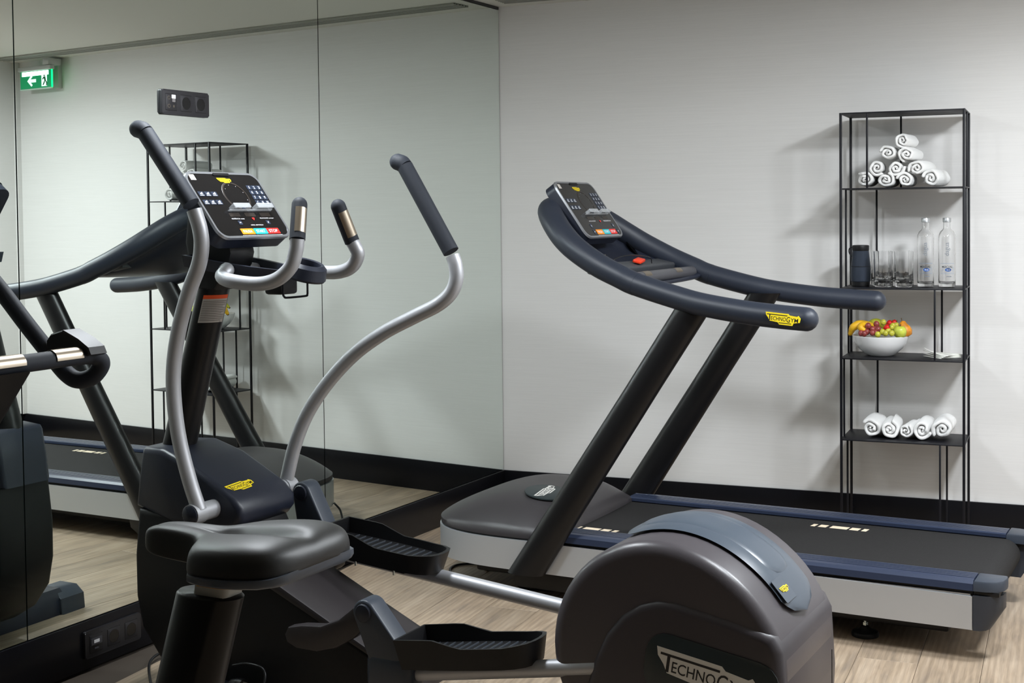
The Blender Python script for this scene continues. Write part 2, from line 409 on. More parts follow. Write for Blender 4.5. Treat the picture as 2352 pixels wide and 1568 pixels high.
# slot diffuser in the ceiling along the back wall
t = thing('ceiling_vent', wall(1.9, .185, ROOM_H-.004), 'long dark slot air diffuser in the ceiling along the back wall', 'vent')
M_vent = mat('vent_grey', (150, 150, 142), .6); M_ventd = mat('vent_dark', (62, 63, 60), .7)
wbox('backing', .09, S_END-.1, .135, .24, ROOM_H-.004, ROOM_H-.001, M_ventd, t)
for d0 in (.13, .155, .178, .201, .224, .236): wbox('slat', .085, S_END-.095, d0, d0+.009, ROOM_H-.009, ROOM_H-.001, M_vent, t)

# flush round lamps
M_lampring = mat('lamp_frame_white', (235, 235, 232), .5); M_lampglow = mat('lamp_diffuser', (250, 250, 255), .5, emit=4)
llab = ['round flush ceiling lamp nearest the shelf rack', 'round flush ceiling lamp over the elliptical trainer\'s wheel', 'round flush ceiling lamp near the mirror']
for (s, d, wt, wdn), lb in zip(LAMPS, llab):
    P = wall(s, d, ROOM_H); t = thing('ceiling_lamp', P, lb, 'lamp', 'flush ceiling lamps'); T = Matrix.Translation(P)
    lathe('ring', [(.20, -.001), (.21, -.003), (.21, -.022), (.205, -.025), (.195, -.022), (.195, -.001)], T, M_lampring, t, 40, closed=True)
    lathe('diffuser', [(.194, -.004), (.194, -.016), (.15, -.02), (.001, -.021)], T, M_lampglow, t, 40)
    ld = bpy.data.lights.new('lamp_light', 'SPOT'); ld.spot_size = math.radians(169); ld.spot_blend = .08; ld.shadow_soft_size = .19; ld.energy = wt; ld.color = (.90, .955, 1)
    lo = bpy.data.objects.new('lamp_light', ld); COL.objects.link(lo); lo.parent = t; lo.location = (0, 0, -.035)
    la = bpy.data.lights.new('lamp_downlight', 'AREA'); la.shape = 'DISK'; la.size = .36; la.energy = wdn; la.color = (.90, .955, 1)
    lo = bpy.data.objects.new('lamp_downlight', la); COL.objects.link(lo); lo.parent = t; lo.location = (0, 0, -.03)

# ------------------------------------------------------------------ shelf rack against the back wall
SL, SR, DF, DB = 1.637, 2.1145, .316, .040
ZP = [1.7665, 1.4604, 1.0542, .7675, .4338]
rack = thing('shelf_rack', wall((SL+SR)/2, (DF+DB)/2, 0), 'tall slim black metal shelf rack against the back wall', 'shelf')
PWD = .010
def post(s, d, z0, z1, nm='post'):
    h_ = PWD/2 if nm == 'post' else .0038
    wbox(nm, s-h_, s+h_, d-h_, d+h_, z0, z1, M_blackmetal, rack, .001)
for s in (SL, SR):
    for d in (DF, DB): post(s, d, 0, ZP[0])
for z in ZP: wbox('shelf_plate', SL-.004, SR+.004, DB-.004, DF+.004, z-.005, z, M_blackmetal, rack, .0008)
def sx(px, d): return onw(px, 700, d).dot(WD)
bars = [(sx(1992, DF), DF, 1, 0), (sx(2070, DB), DB, 1, 0), (SR, .16, 1, 0),
        (SL, .18, 2, 1), (sx(2014, DB), DB, 2, 1), (SR, .20, 2, 1),
        (SL, .115, 3, 2), (sx(2147, DF), DF, 3, 2), (sx(2163.5, DB), DB, 3, 2), (SR, .205, 3, 2),
        (SL, .24, 4, 3), (sx(2015.5, DB), DB, 4, 3),
        (SL, .15, None, 4), (sx(2159, DF), DF, None, 4), (sx(2175, DB), DB, None, 4)]
for s, d, a, b_ in bars: post(s, d, ZP[a] if a else 0, ZP[b_]-.005, 'bar')

# ------------------------------------------------------------------ rolled towels
def towel_mesh(r, ln, seed, turns=2.25, squash=1.0):
    rnd = random.Random(seed); n = 46; r = r*1.09; th = r/(turns+.75)*1.14
    b = bmesh.new(); K = 7
    ph = rnd.uniform(0, 6.28)
    cen = []
    for i in range(n):
        t = i/(n-1); a = ph + t*turns*2*math.pi; rr = r*(.16+.84*t) - th/2
        wob = 1+.11*math.sin(2*a+seed)*(1-.5*t)+.05*math.sin(5*a+seed*2)+.05*noise.noise(V((a*1.3, seed*2.2, 1)))
        cen.append((a, max(rr*wob, .002)))
    rows = []
    for j in range(K+1):
        y = ln*j/K; ring_o, ring_i = [], []
        end = .0016 if j in (0, K) else 0
        for i, (a, rr) in enumerate(cen):
            jit = noise.noise(V((i*.35, j*.8, seed*3.1)))*.0030
            yy = y + (noise.noise(V((i*.22, seed*1.7, 5)))*.014 if j == 0 else 0)
            ro, ri = rr+th/2-end+jit, max(rr-th/2+end+jit, .0008)
            f = lambda q: V((q*math.cos(a), yy, q*math.sin(a)*squash))
            ring_o.append(b.verts.new(f(ro))); ring_i.append(b.verts.new(f(ri)))
        rows.append((ring_o, ring_i))
    for j in range(K):
        for i in range(n-1):
            for q in (0, 1): b.faces.new((rows[j][q][i], rows[j][q][i+1], rows[j+1][q][i+1], rows[j+1][q][i]))
        for i in (0, n-1): b.faces.new((rows[j][0][i], rows[j][1][i], rows[j+1][1][i], rows[j+1][0][i]))
    for j in (0, K):
        for i in range(n-1): b.faces.new((rows[j][0][i], rows[j][0][i+1], rows[j][1][i+1], rows[j][1][i]))
    me = from_bm(b); me.materials.append(M_towel); return me
def towel(px, py, rpx, dfront, ln, yw, seed, label, group, zmin, tilt=0, sq=1.0):
    P = onw(px, py, dfront); r = rpx/FPX*((P-CAM).dot(FW))
    z = max(P.z, zmin+r*sq*.93)
    me = towel_mesh(r, ln, seed, squash=sq)
    o = obj('rolled_towel', me, M_towel, None, 50)
    o.matrix_world = Matrix.Translation((P.x, P.y, z)) @ Matrix.Rotation(AL+math.radians(yw), 4, 'Z') @ Matrix.Rotation(math.radians(tilt), 4, 'Y')
    md = o.modifiers.new('s', 'SUBSURF'); md.levels = 1; md.render_levels = 1
    tag(o, label, 'towel', group)
tw = [(1985, 412, 21, 0, 'rolled white towel at the left end of the pyramid\'s bottom row'), (2033, 414, 21, 0, 'rolled white towel second from left in the pyramid\'s bottom row'),
      (2078, 414, 20.5, 0, 'rolled white towel third from left in the pyramid\'s bottom row'), (2137, 411, 23, -8, 'rolled white towel at the right end of the pyramid\'s bottom row'),
      (2014, 385, 20.5, 3, 'rolled white towel at the left of the pyramid\'s second row'), (2057, 386, 21, 0, 'rolled white towel in the middle of the pyramid\'s second row'), (2104, 386, 21.5, -9, 'rolled white towel at the right of the pyramid\'s second row'),
      (2038, 351, 20.5, 0, 'rolled white towel on the left just below the pyramid\'s top'), (2081, 354, 21, -6, 'rolled white towel on the right just below the pyramid\'s top'),
      (2072, 322, 20, -6, 'single rolled white towel crowning the pyramid on the top shelf')]
for i, (x, y, r, yw, lb) in enumerate(tw): towel(x, y, r, .288, .215, yw, i+1, lb, 'towels piled on the top shelf', ZP[1], sq=.93)
tb = [(2000, 984, 23.5, -2, 'rolled white towel at the left end of the lowest shelf'), (2042, 986, 23.5, 2, 'rolled white towel second from left on the lowest shelf'), (2079, 990, 17.5, -7, 'slim rolled white towel in the middle of the lowest shelf'),
      (2117, 987, 24, -3, 'rolled white towel second from right on the lowest shelf'), (2164, 987, 25.5, -1, 'rolled white towel at the right end of the lowest shelf')]
for i, (x, y, r, yw, lb) in enumerate(tb): towel(x, y, r, .262, .205, yw, i+21, lb, 'towels lined up on the lowest shelf', ZP[4])
P = onw(2044, 975, .055)
t = thing('card_holder', V((P.x, P.y, ZP[4])), 'small black upright box half hidden behind the lower towels', 'box')
wbox('case', P.dot(WD)-.028, P.dot(WD)+.028, .046, .062, ZP[4], onw(2044, 962, .055).z, M_black, t, .004)
wbox('base', P.dot(WD)-.03, P.dot(WD)+.03, .044, .075, ZP[4], ZP[4]+.008, M_black, t, .002)

# ------------------------------------------------------------------ second shelf: speaker, tumblers, bottles
def at(px, d, z): p = onw(px, 640, d); p.z = z; return p
P = at(1977, .17, ZP[2]); k = (P-CAM).dot(FW)/FPX
t = thing('portable_speaker', P, 'dark blue-black cylindrical portable speaker at the left of the middle shelf', 'speaker')
M_spk = mat('speaker_grille', (44, 52, 66), .45, metal=.3, bump=.6, bscale=1500); T = Matrix.Translation(P)
lathe('base_ring', [(.0335, 0), (.0365, .002), (.0375, .014), (.0375, .02)], T, M_black, t)
lathe('grille_body', [(.0375, .019), (.040, .022), (.0412, .045), (.040, .08), (.0355, .125), (.0335, .145), (.033, .148)], T, M_spk, t)
lathe('seam_band', [(.0409, .082), (.0412, .083), (.0409, .084)], T, M_black, t)
lathe('top_cap', [(.033, .147), (.0342, .15), (.0345, .166), (.0335, .17), (.028, .1715)], T, M_black, t)
tube('carry_strap', [P+WD*-.028+V((0, 0, .163)), P+WD*-.045+V((0, 0, .158)), P+WD*-.047+V((0, 0, .14)), P+WD*-.036+V((0, 0, .12))], .0045, M_black, t, flat=.5)

def tumbler(px, d, label):
    P = at(px, d, ZP[2]+.0005); R = .0375; Hh = .147
    b = bmesh.new(); seg = 60; prof = [(.030, 0, 0), (.036, .003, .3), (.0385, .010, 1), (.0375, .04, 1), (R, Hh*.6, .6), (R+.001, Hh, .0), (R-.001, Hh, 0), (R-.0028, Hh*.6, .2), (R-.003, .03, .2), (R-.008, .021, 0), (.001, .019, 0)]
    rings = []
    for r, z, f in prof: rings.append([b.verts.new(P+V((r*(1+.02*f*math.cos(12*2*math.pi*q/seg))*math.cos(2*math.pi*q/seg), r*(1+.02*f*math.cos(12*2*math.pi*q/seg))*math.sin(2*math.pi*q/seg), z))) for q in range(seg)])
    for a, c in zip(rings, rings[1:]):
        for q in range(seg): b.faces.new((a[q], a[(q+1) % seg], c[(q+1) % seg], c[q]))
    b.faces.new(rings[0][::-1]); b.faces.new(rings[-1])
    o = obj('glass_tumbler', from_bm(b), M_glass, None, 60); tag(o, label, 'glass', 'tumblers on the middle shelf')
tumbler(2029, .235, 'clear fluted glass tumbler in front, beside the speaker'); tumbler(2076, .235, 'clear fluted glass tumbler in front, nearer the bottles')
tumbler(2022, .135, 'clear fluted glass tumbler standing behind the one beside the speaker'); tumbler(2067, .135, 'clear fluted glass tumbler standing behind the one nearer the bottles')

M_cap = mat('bottle_cap', (190, 192, 194), .35, metal=.8); M_lblue = mat('bottle_print_blue', (120, 150, 186), .6); M_oval = mat('bottle_oval_blue', (28, 84, 160), .5)
M_lpaper = mat('bottle_clear_label', (214, 220, 226), .5); M_gtext = mat('bottle_grey_print', (120, 128, 140), .6)
def bottle(px, d, label, ang):
    P = at(px, d, ZP[2]+.0005); t = thing('water_bottle', P, label, 'bottle', 'water bottles on the middle shelf'); T = Matrix.Translation(P)
    lathe('glass_body', [(.024, 0), (.031, .003), (.0335, .01), (.0335, .20), (.032, .213), (.026, .226), (.017, .234), (.0142, .24), (.0142, .266), (.0125, .266), (.0125, .24), (.0155, .232), (.024, .2235), (.0298, .211), (.0312, .20), (.0312, .024), (.028, .017), (.001, .014)], T, M_glass, t, 32)
    lathe('cap', [(.0145, .263), (.0162, .264), (.0165, .279), (.0155, .281), (.001, .281)], T, M_cap, t, 24)
    # printing follows the curved front of the glass
    f = math.atan2(CAM.y-P.y, CAM.x-P.x)+ang
    def wrap(bm, r=.0337):
        for v in bm.verts:
            a = f + v.co.x/r; v.co = P+V((r*math.cos(a), r*math.sin(a), v.co.y))
        return bm
    I = Matrix.Identity(4)
    # vertical word, reads upwards, broken into strips by the lettering's own points
    flat('name_print', wrap(text_bm('dagua', -.011, .011, .128, .182, I, rot=1, bold=-.004)), M_gtext, t)
    lb = bmesh.new(); n = 12
    for i in range(n):
        x0, x1 = -.03+.06*i/n, -.03+.06*(i+1)/n
        quad(lb, x0, x1, .0965, .0975, I); quad(lb, x0, x1, .0555, .0562, I); quad(lb, x0, x1, .0595, .0600, I)
    for i in range(5): quad(lb, -.028+i*.002, -.018+i*.004, .066+i*.004, .0667+i*.004, I); quad(lb, .012+i*.002, .028, .082-i*.004, .0827-i*.004, I)
    flat('label_lines', wrap(lb, .0338), M_lblue, t)
    flat('label_title', wrap(text_bm('MERCURE', -.022, .02, .0795, .088, I)), M_ink, t)
    ob = bmesh.new(); ob.faces.new([ob.verts.new((.003+.0125*math.cos(2*math.pi*q/20), .0715+.007*math.sin(2*math.pi*q/20), 0)) for q in range(20)])
    flat('label_oval', wrap(ob, .0341), M_oval, t)
    ot = bmesh.new(); text_bm('415', -.0045, .0105, .0685, .0745, I, ot); flat('oval_print', wrap(ot, .0344), M_white, t)
    sb_ = bmesh.new()
    for i in range(7): quad(sb_, -.004+i*.003, -.0018+i*.003, .0425, .0455+.0012*(i % 2), I)
    flat('label_subtitle', wrap(sb_), M_gtext, t)
bottle(2126, .19, 'clear glass water bottle on the left of the pair', 0.0); bottle(2175, .19, 'clear glass water bottle on the right of the pair, by the rack\'s edge', 0.06)

# ------------------------------------------------------------------ third shelf: fruit bowl and napkins
ZB = ZP[3]; BC = at(2022, .175, ZB); T = Matrix.Translation(BC)
o = lathe('fruit_bowl', [(.045, 0), (.052, .002), (.062, .008), (.088, .030), (.105, .055), (.1145, .083), (.1125, .084), (.1025, .057), (.085, .033), (.055, .012), (.001, .010)], T, M_porcelain, None, 40)
tag(o, 'white round porcelain bowl of fruit on the third shelf', 'bowl')
M_ban = mat('banana_skin', (232, 178, 32), .5, var=.25, vscale=30); M_bang = mat('green_banana_skin', (196, 196, 60), .5, var=.2, vscale=30); M_tip = mat('banana_tip', (70, 48, 22), .7)
M_rg = mat('red_grape_skin', (138, 62, 58), .3, var=.3, vscale=90); M_gg = mat('green_grape_skin', (182, 178, 62), .3, var=.2, vscale=90)
M_ap = mat('green_apple_skin', (190, 198, 74), .35, var=.15, vscale=40); M_pear = mat('pear_skin', (214, 136, 34), .45, var=.3, vscale=50); M_str = mat('strawberry_skin', (206, 32, 26), .35, bump=.6, bscale=260)
M_leaf = mat('strawberry_leaf', (92, 118, 40), .6); M_stem = mat('fruit_stem', (84, 62, 34), .7)
def bw(px, py, d): p = onw(px, py, d); return p
def banana(pts, r, m, label):
    t = thing('banana', pts[0], label, 'banana', 'bananas in the bowl')
    n = len(pts); tube('fruit', pts, [r*.55]+[r]*(n-2)+[r*.5], m, t, seg=8, n=5, round_a=True)
    tube('tip', [pts[0]+(pts[0]-pts[1]).normalized()*(-.001), pts[0]+(pts[0]-pts[1]).normalized()*.011], r*.32, M_tip, t, seg=7, spline=False)
def ball(name, P, r, m, label, cat, grp, sx_=1, sz=1):
    b = bmesh.new(); bmesh.ops.create_uvsphere(b, u_segments=14, v_segments=9, radius=r)
    for v in b.verts: v.co = V((v.co.x*sx_, v.co.y*sx_, v.co.z*sz))+P
    o = obj(name, from_bm(b), m, None, 180); return tag(o, label, cat, grp)
banana([bw(1953, 766, .19), bw(1960, 752, .20), bw(1975, 744, .19), bw(1998, 748, .16), bw(2020, 760, .14)], .0165, M_ban, 'yellow banana at the left rim of the bowl, outermost')
banana([bw(1984, 757, .245), bw(1977, 752, .24), bw(1985, 746, .21), bw(2002, 752, .17), bw(2015, 762, .15)], .0155, M_ban, 'yellow banana beside the outermost one, dark tip facing out')
banana([bw(1994, 748, .12), bw(2003, 741, .13), bw(2015, 739, .14), bw(2026, 746, .13), bw(2034, 756, .12)], .0145, M_bang, 'greenish banana arching at the back of the bowl')
rg = [(1994, 748, .24), (2013, 744, .215), (2004, 756, .235), (2017, 756, .24), (1991, 762, .245), (2004, 764, .26), (2011, 764, .245), (1978, 765, .25), (1985, 766, .255), (1999, 758, .225), (2010, 756, .23)]
for i, (x, y, d) in enumerate(rg): ball('red_grape', bw(x, y, d), .0122, M_rg, 'small red grape in the cluster at the front of the fruit bowl', 'grape', 'red grapes in the bowl', sz=1.1)
gg = [(2029, 740, .19), (2051, 748, .19), (2059, 747, .18), (2027, 762, .255), (2034, 765, .26), (2048, 752, .22), (2048, 765, .26), (2016, 768, .265), (2040, 760, .24)]
for i, (x, y, d) in enumerate(gg): ball('green_grape', bw(x, y, d), .0118, M_gg, 'small pale green grape among the fruit in the bowl', 'grape', 'green grapes in the bowl', sz=1.1)
def apple(P, r):
    t = thing('green_apple', P, 'pale green apple at the right front of the bowl', 'apple')
    pr_ = [(r*.05, -r*.8), (r*.45, -r*.92), (r*.85, -r*.6), (r, 0), (r*.92, r*.5), (r*.6, r*.85), (r*.25, r*.85), (r*.03, r*.7)]
    lathe('fruit', pr_, Matrix.Translation(P), M_ap, t, 20, 180); tube('stalk', [P+V((0, 0, r*.7)), P+V((.003, 0, r*1.15))], .0014, M_stem, t, seg=6, spline=False)
apple(bw(2067, 762, .225), .027)
P = bw(2079, 757, .19); t = thing('pear', P, 'orange-brown pear leaning at the right rim of the bowl', 'pear')
lathe('fruit', [(.004, -.030), (.02, -.026), (.026, -.010), (.023, .008), (.015, .022), (.012, .033), (.004, .038)], Matrix.Translation(P) @ Matrix.Rotation(-.35, 4, 'Y'), M_pear, t, 18, 180)
tube('stalk', [P+V((-.012, 0, .034)), P+V((-.016, 0, .048))], .0015, M_stem, t, seg=6, spline=False)
for i, (x, y, d, lb) in enumerate([(2037, 752, .235, 'red strawberry in front, among the grapes'), (2043, 742, .17, 'red strawberry at the back of the bowl'), (2054, 741, .165, 'red strawberry at the back, next to the pear')]):
    P = bw(x, y, d); t = thing('strawberry', P, lb, 'strawberry', 'strawberries in the bowl')
    lathe('fruit', [(.001, -.016), (.007, -.011), (.0125, -.002), (.0125, .006), (.008, .011), (.001, .0115)], Matrix.Translation(P) @ Matrix.Rotation(1.2, 4, 'Y'), M_str, t, 14, 180)
    cb = bmesh.new(); c = P+V((.0115, 0, .0045))
    for q in range(5):
        a = q*1.257; cb.faces.new([cb.verts.new(c), cb.verts.new(c+V((.001, .006*math.cos(a-.4), .006*math.sin(a-.4)))), cb.verts.new(c+V((-.002, .011*math.cos(a), .011*math.sin(a)))), cb.verts.new(c+V((.001, .006*math.cos(a+.4), .006*math.sin(a+.4))))])
    flat('calyx', cb, M_leaf, t)
# napkins: a small pile, the upper one lifted at its corner
P = at(2164, .17, ZB+.0005); t = thing('napkin_pile', P, 'small pile of folded white paper napkins on the third shelf', 'napkins')
for i in range(4):
    b = bmesh.new(); n = 8; rot = Matrix.Rotation(AL+.75+.12*i, 4, 'Z'); g = []
    for a in range(n+1):
        for c in range(n+1):
            u, v = a/n-.5, c/n-.5
            q_ = -(rot @ V((u, v, 0))).dot(WD)+.3*(rot @ V((u, v, 0))).dot(WN); lift = max(0, q_-.12)**1.3*.075*(i*.22) if i else 0
            g.append(b.verts.new(P + rot @ V((u*.105, v*.105, .0015+i*.0035+lift))))
    for a in range(n):
        for c in range(n): b.faces.new((g[a*(n+1)+c], g[(a+1)*(n+1)+c], g[(a+1)*(n+1)+c+1], g[a*(n+1)+c+1]))
    o = obj('napkin', from_bm(b), M_paper, t, 60); md = o.modifiers.new('s', 'SOLIDIFY'); md.thickness = .0022; md.offset = 0

# ------------------------------------------------------------------ control console shared by the three machines
def console(parent, bot, top, hw, kind):
    y = bot.y; L = (top-bot).length; Wd = 2*hw
    M = frame(V((bot.x, y-hw, bot.z)), (0, 1, 0), top-bot)
    cx, cy = Wd/2, L/2
    c = plate('console', rrect(Wd, L, .035, cx, cy), M @ Matrix.Translation((0, 0, -.045)), .044, M_navy, parent, .008)
    tag(c, 'control console with black glossy face, keypad and coloured keys')
    obj('bezel', from_bm(ring_bm(rrect(Wd+.004, L+.004, .036, cx, cy), rrect(Wd-.014, L-.014, .029, cx, cy), M, -.004, .0025)), M_bezel, c)
    plate('display_face', rrect(Wd-.013, L-.013, .029, cx, cy), M, .0015, M_face, c)
    F_ = M @ Matrix.Translation((0, 0, .0017))
    def uv(u, v): return u*Wd, v*L
    def key(u, v, wu, hv, m, nm='key'):
        x, yy = uv(u, v); return plate(nm, rrect(wu*Wd, hv*L, .0015, x, yy, 1), F_, .0008, m, c)
    pr_ = bmesh.new(); FT = M @ Matrix.Translation((0, 0, .0028))
    def txt(s_, u, v, wu, hv): x, yy = uv(u, v); text_bm(s_, x-wu*Wd/2, x+wu*Wd/2, yy-hv*L/2, yy+hv*L/2, FT, pr_)
    for r in range(4):
        for q in range(3):
            m = M_key if not (r == 3 and q == 2) else M_key
            u, v = .79+.07*q, .77-.078*r; key(u, v, .062, .066, m)
            s_ = str(r*3+q+1) if r < 3 else ('C', '0', 'OK')[q]
            txt(s_, u, v, .008 if s_ == '1' else (.018 if s_ != 'OK' else .03), .04)
    for r in range(2):
        for q in range(3):
            u, v = .085+.085*q, .66-.125*r; key(u, v, .075, .07, M_key)
            x, yy = uv(u, v); quad(pr_, x-.008, x+.008, yy-.006, yy-.0045, FT); 
            for k_ in range(3): quad(pr_, x-.005+k_*.004, x-.003+k_*.004, yy-.002, yy+.002+.002*k_, FT)
    x, yy = uv(.54, .63)
    obj('led_ring', from_bm(ring_bm(circ(.052, x, yy, 40), circ(.046, x, yy, 40), F_, 0, .0006)), M_ring, c)
    for a in (100, 60, 20, -20, 140, -60): quad(pr_, x+.04*math.cos(math.radians(a))-.0008, x+.04*math.cos(math.radians(a))+.0008, yy+.04*math.sin(math.radians(a))-.0008, yy+.04*math.sin(math.radians(a))+.0008, FT)
    key(.54, .46, .05, .055, M_key)
    if kind == 'treadmill':
        for u, v, s_ in ((.27, .20, '+'), (.26, .095, '-'), (.86, .20, '+'), (.90, .095, '-')): key(u, v, .05, .075, M_key); txt(s_, u, v, .022, .012 if s_ == '-' else .03)
    else:
        key(.37, .225, .05, .06, M_key); key(.76, .225, .05, .06, M_key); txt('-', .37, .225, .02, .012); txt('+', .76, .225, .02, .03)
    txt('INCLINAÇÃO' if kind == 'treadmill' else 'POTÊNCIA watts', .37, .285, .17, .022); txt('VELOCIDADE km/h' if kind == 'treadmill' else 'VELOCIDADE rpm/spm', .77, .285, .2, .022)
    if kind != 'treadmill': txt('NÍVEL ESFORÇO', .58, .185, .17, .022)
    hx, hy = uv(.58, .28); hb_ = bmesh.new()
    hb_.faces.new([hb_.verts.new(FT @ V((hx+.0055*a, hy+.0055*b_, 0))) for a, b_ in ((0, -1), (.9, 0), (.95, .55), (.5, .85), (0, .5), (-.5, .85), (-.95, .55), (-.9, 0))])
    flat('heart_mark', hb_, M_red, c)
    for u, m, s_, nm in ((.40, M_orange, 'PAUSA', 'pause_key'), (.58, M_cyan, 'START', 'start_key'), (.757, M_red, 'STOP', 'stop_key')):
        key(u, .092, .175, .085, m, nm); txt(s_, u, .092, .12, .042)
    [quad(pr_, (.30+.02*q)*Wd, (.315+.02*q)*Wd, .028*L, .033*L, FT) for q in range(28)]
    flat('key_print', pr_, M_white, c)
    for u in (.36, .57, .78): x, yy = uv(u, .345); plate('data_window', rrect(.045, .013, .002, x, yy, 1), F_, .0003, M_ring, c)
    x, yy = uv(.41, .835); logo(c, M @ Matrix.Translation((x, yy, .0018)), .058)
    x, yy = uv(.10, .915); plate('blank_sticker', rrect(.022, .02, .001, x, yy, 1), F_, .0003, M_sticker, c)
    x, yy = uv(.5, .965); plate('top_slot', rrect(.07, .009, .004, x, yy), F_, .002, M_black, c)
    # clear reading-rack clips across the face
    x0, yy = uv(.30, .405); hb_ = box_bm((.60*Wd, .003, .007), M @ Matrix.Translation((x0+.30*Wd, yy, .0055)), .0008)
    for q in (0, 1):
        xx = x0+(.04 if q == 0 else .36)*Wd
        box_bm((.22*Wd, .003, .020), M @ Matrix.Translation((xx+.11*Wd, yy+.010, .012)), .001, bm=hb_)
        box_bm((.22*Wd, .016, .003), M @ Matrix.Translation((xx+.11*Wd, yy+.005, .0215)), .001, bm=hb_)
        for e_ in (0, .22): box_bm((.002, .013, .02), M @ Matrix.Translation((xx+e_*Wd, yy+.005, .012)), .0008, bm=hb_)
    obj('reading_rack', from_bm(hb_), M_acrylic, c)
    return c

# ------------------------------------------------------------------ treadmill
YT = -1.04
tm = thing('treadmill', (1.4, YT, 0), 'large black and silver treadmill beside the back wall', 'treadmill')
def ym(p): return V((p.x, 2*YT-p.y, p.z))
# silver side shell: one outline in plan, closed round the front
half = []
for a in range(0, 91, 6):                       # front corner, superellipse-like
    c_, s_ = math.cos(math.radians(a)), math.sin(math.radians(a))
    half.append((.79-.405*c_**.75, .38*s_**.62))
half += [(1.2, .38), (1.8, .38), (2.385, .38)]
def shell(name, z0, z1, inset, m, xend=2.385, bevel=.006):
    out = [(x+(inset if x < .8 else 0), max(0, w_-inset)) for x, w_ in half]
    out = [(min(x, xend), w_) for x, w_ in out]
    poly = [(x, YT-w_) for x, w_ in out[::-1]] + [(x, YT+w_) for x, w_ in out[1:]]
    b = bmesh.new(); lv = [b.verts.new((x, y, z0)) for x, y in poly]; hv = [b.verts.new((x, y, z1)) for x, y in poly]; n = len(poly)
    b.faces.new(lv[::-1]); tf = b.faces.new(hv)
    for i in range(n): b.faces.new((lv[i], lv[(i+1) % n], hv[(i+1) % n], hv[i]))
    if bevel: bmesh.ops.bevel(b, geom=list(tf.edges), offset=bevel, segments=3, affect='EDGES', clamp_overlap=True)
    return obj(name, from_bm(b), m, tm)
shell('side_shell', .099, .207, 0, M_alu)
shell('shadow_gap', .19, .217, .012, M_black, 2.40, 0)
box('underframe', (1.45, YT, .075), (1.7, .56, .05), M_black, tm, .01)
# motor hood
b = bmesh.new(); nu, nv = 30, 28; G = []
def hoodw(x):
    for (x0, w0), (x1, w1) in zip(half, half[1:]):
        if x0 <= x <= x1 and x1 > x0: return w0+(w1-w0)*(x-x0)/(x1-x0)
    return .38
for i in range(nu+1):
    x = .388+(.985-.388)*(i/nu)**1.25; wv = max(hoodw(x)-.006, .015)*(1 if x < .8 else 1-.10*((x-.8)/.185)**2); row = []
    for j in range(nv+1):
        t_ = j/nv*2-1; yy = wv*math.copysign(abs(t_)**.85, t_)
        ex_ = 1-abs(t_)**3.2
        fx = min(1, max(0, (x-.388)/.33)); fx = math.sin(fx*math.pi/2)**.85
        bx_ = 1 if x < .80 else math.cos(min(1, (x-.80)/.185)*math.pi/2)**.75
        z = .232+.112*ex_*fx*(.25+.75*bx_)
        row.append(b.verts.new((x+.012*(1-abs(t_)**2)*(i/nu), YT+yy, z)))
    G.append(row)
for i in range(nu):
    for j in range(nv): b.faces.new((G[i][j], G[i+1][j], G[i+1][j+1], G[i][j+1]))
ext = bmesh.ops.extrude_edge_only(b, edges=[e for e in b.edges if e.is_boundary])
for v in [g for g in ext['geom'] if isinstance(g, bmesh.types.BMVert)]: v.co.z = .214
obj('motor_hood', from_bm(b), M_hood, tm, 50)
# emblem disc on the hood
hood = [o for o in tm.children if o.name.startswith('motor_hood')][0]
ec, en = stick(hood, 1256, 1130); ex1, _ = stick(hood, 1296, 1106)
Me = frame(ec, (ex1-ec)-en*(ex1-ec).dot(en), en.cross(ex1-ec))
plate('emblem_disc', circ(.082, 0, 0, 32), Me @ Matrix.Translation((0, 0, -.003)), .005, M_greenblack, tm, .001)
logo(tm, Me @ Matrix.Translation((-.068, -.018, .0025)), .14, M_silverprint, M_ink)
# running deck: belt over the rear roller
bp = [(.93, .235), (1.4, .235), (2.0, .235), (2.385, .235)] + [(2.385+.052*math.sin(math.radians(a)), .183+.052*math.cos(math.radians(a))) for a in range(10, 181, 14)] + [(2.0, .131), (.93, .131)]
prism('running_belt', bp, YT-.268, YT+.268, M_belt, tm, 0, smooth=30)
bm_ = [(.0, .016), (.027, .029), (.069, .062), (.139, .032), (.182, .018)]
for side, xs in ((1, 1.735), (-1, .943)):
    for q, wx in bm_:
        x0 = xs+q; y0 = YT+(.165 if side > 0 else -.236); h_ = .038
        flat('belt_mark', bmesh.new() if False else (lambda bb: (bb.faces.new([bb.verts.new(p) for p in ((x0, y0, .2356), (x0+wx, y0, .2356), (x0+wx+.004, y0+h_, .2356), (x0+.004, y0+h_, .2356))]), bb)[1])(bmesh.new()), M_print, tm)
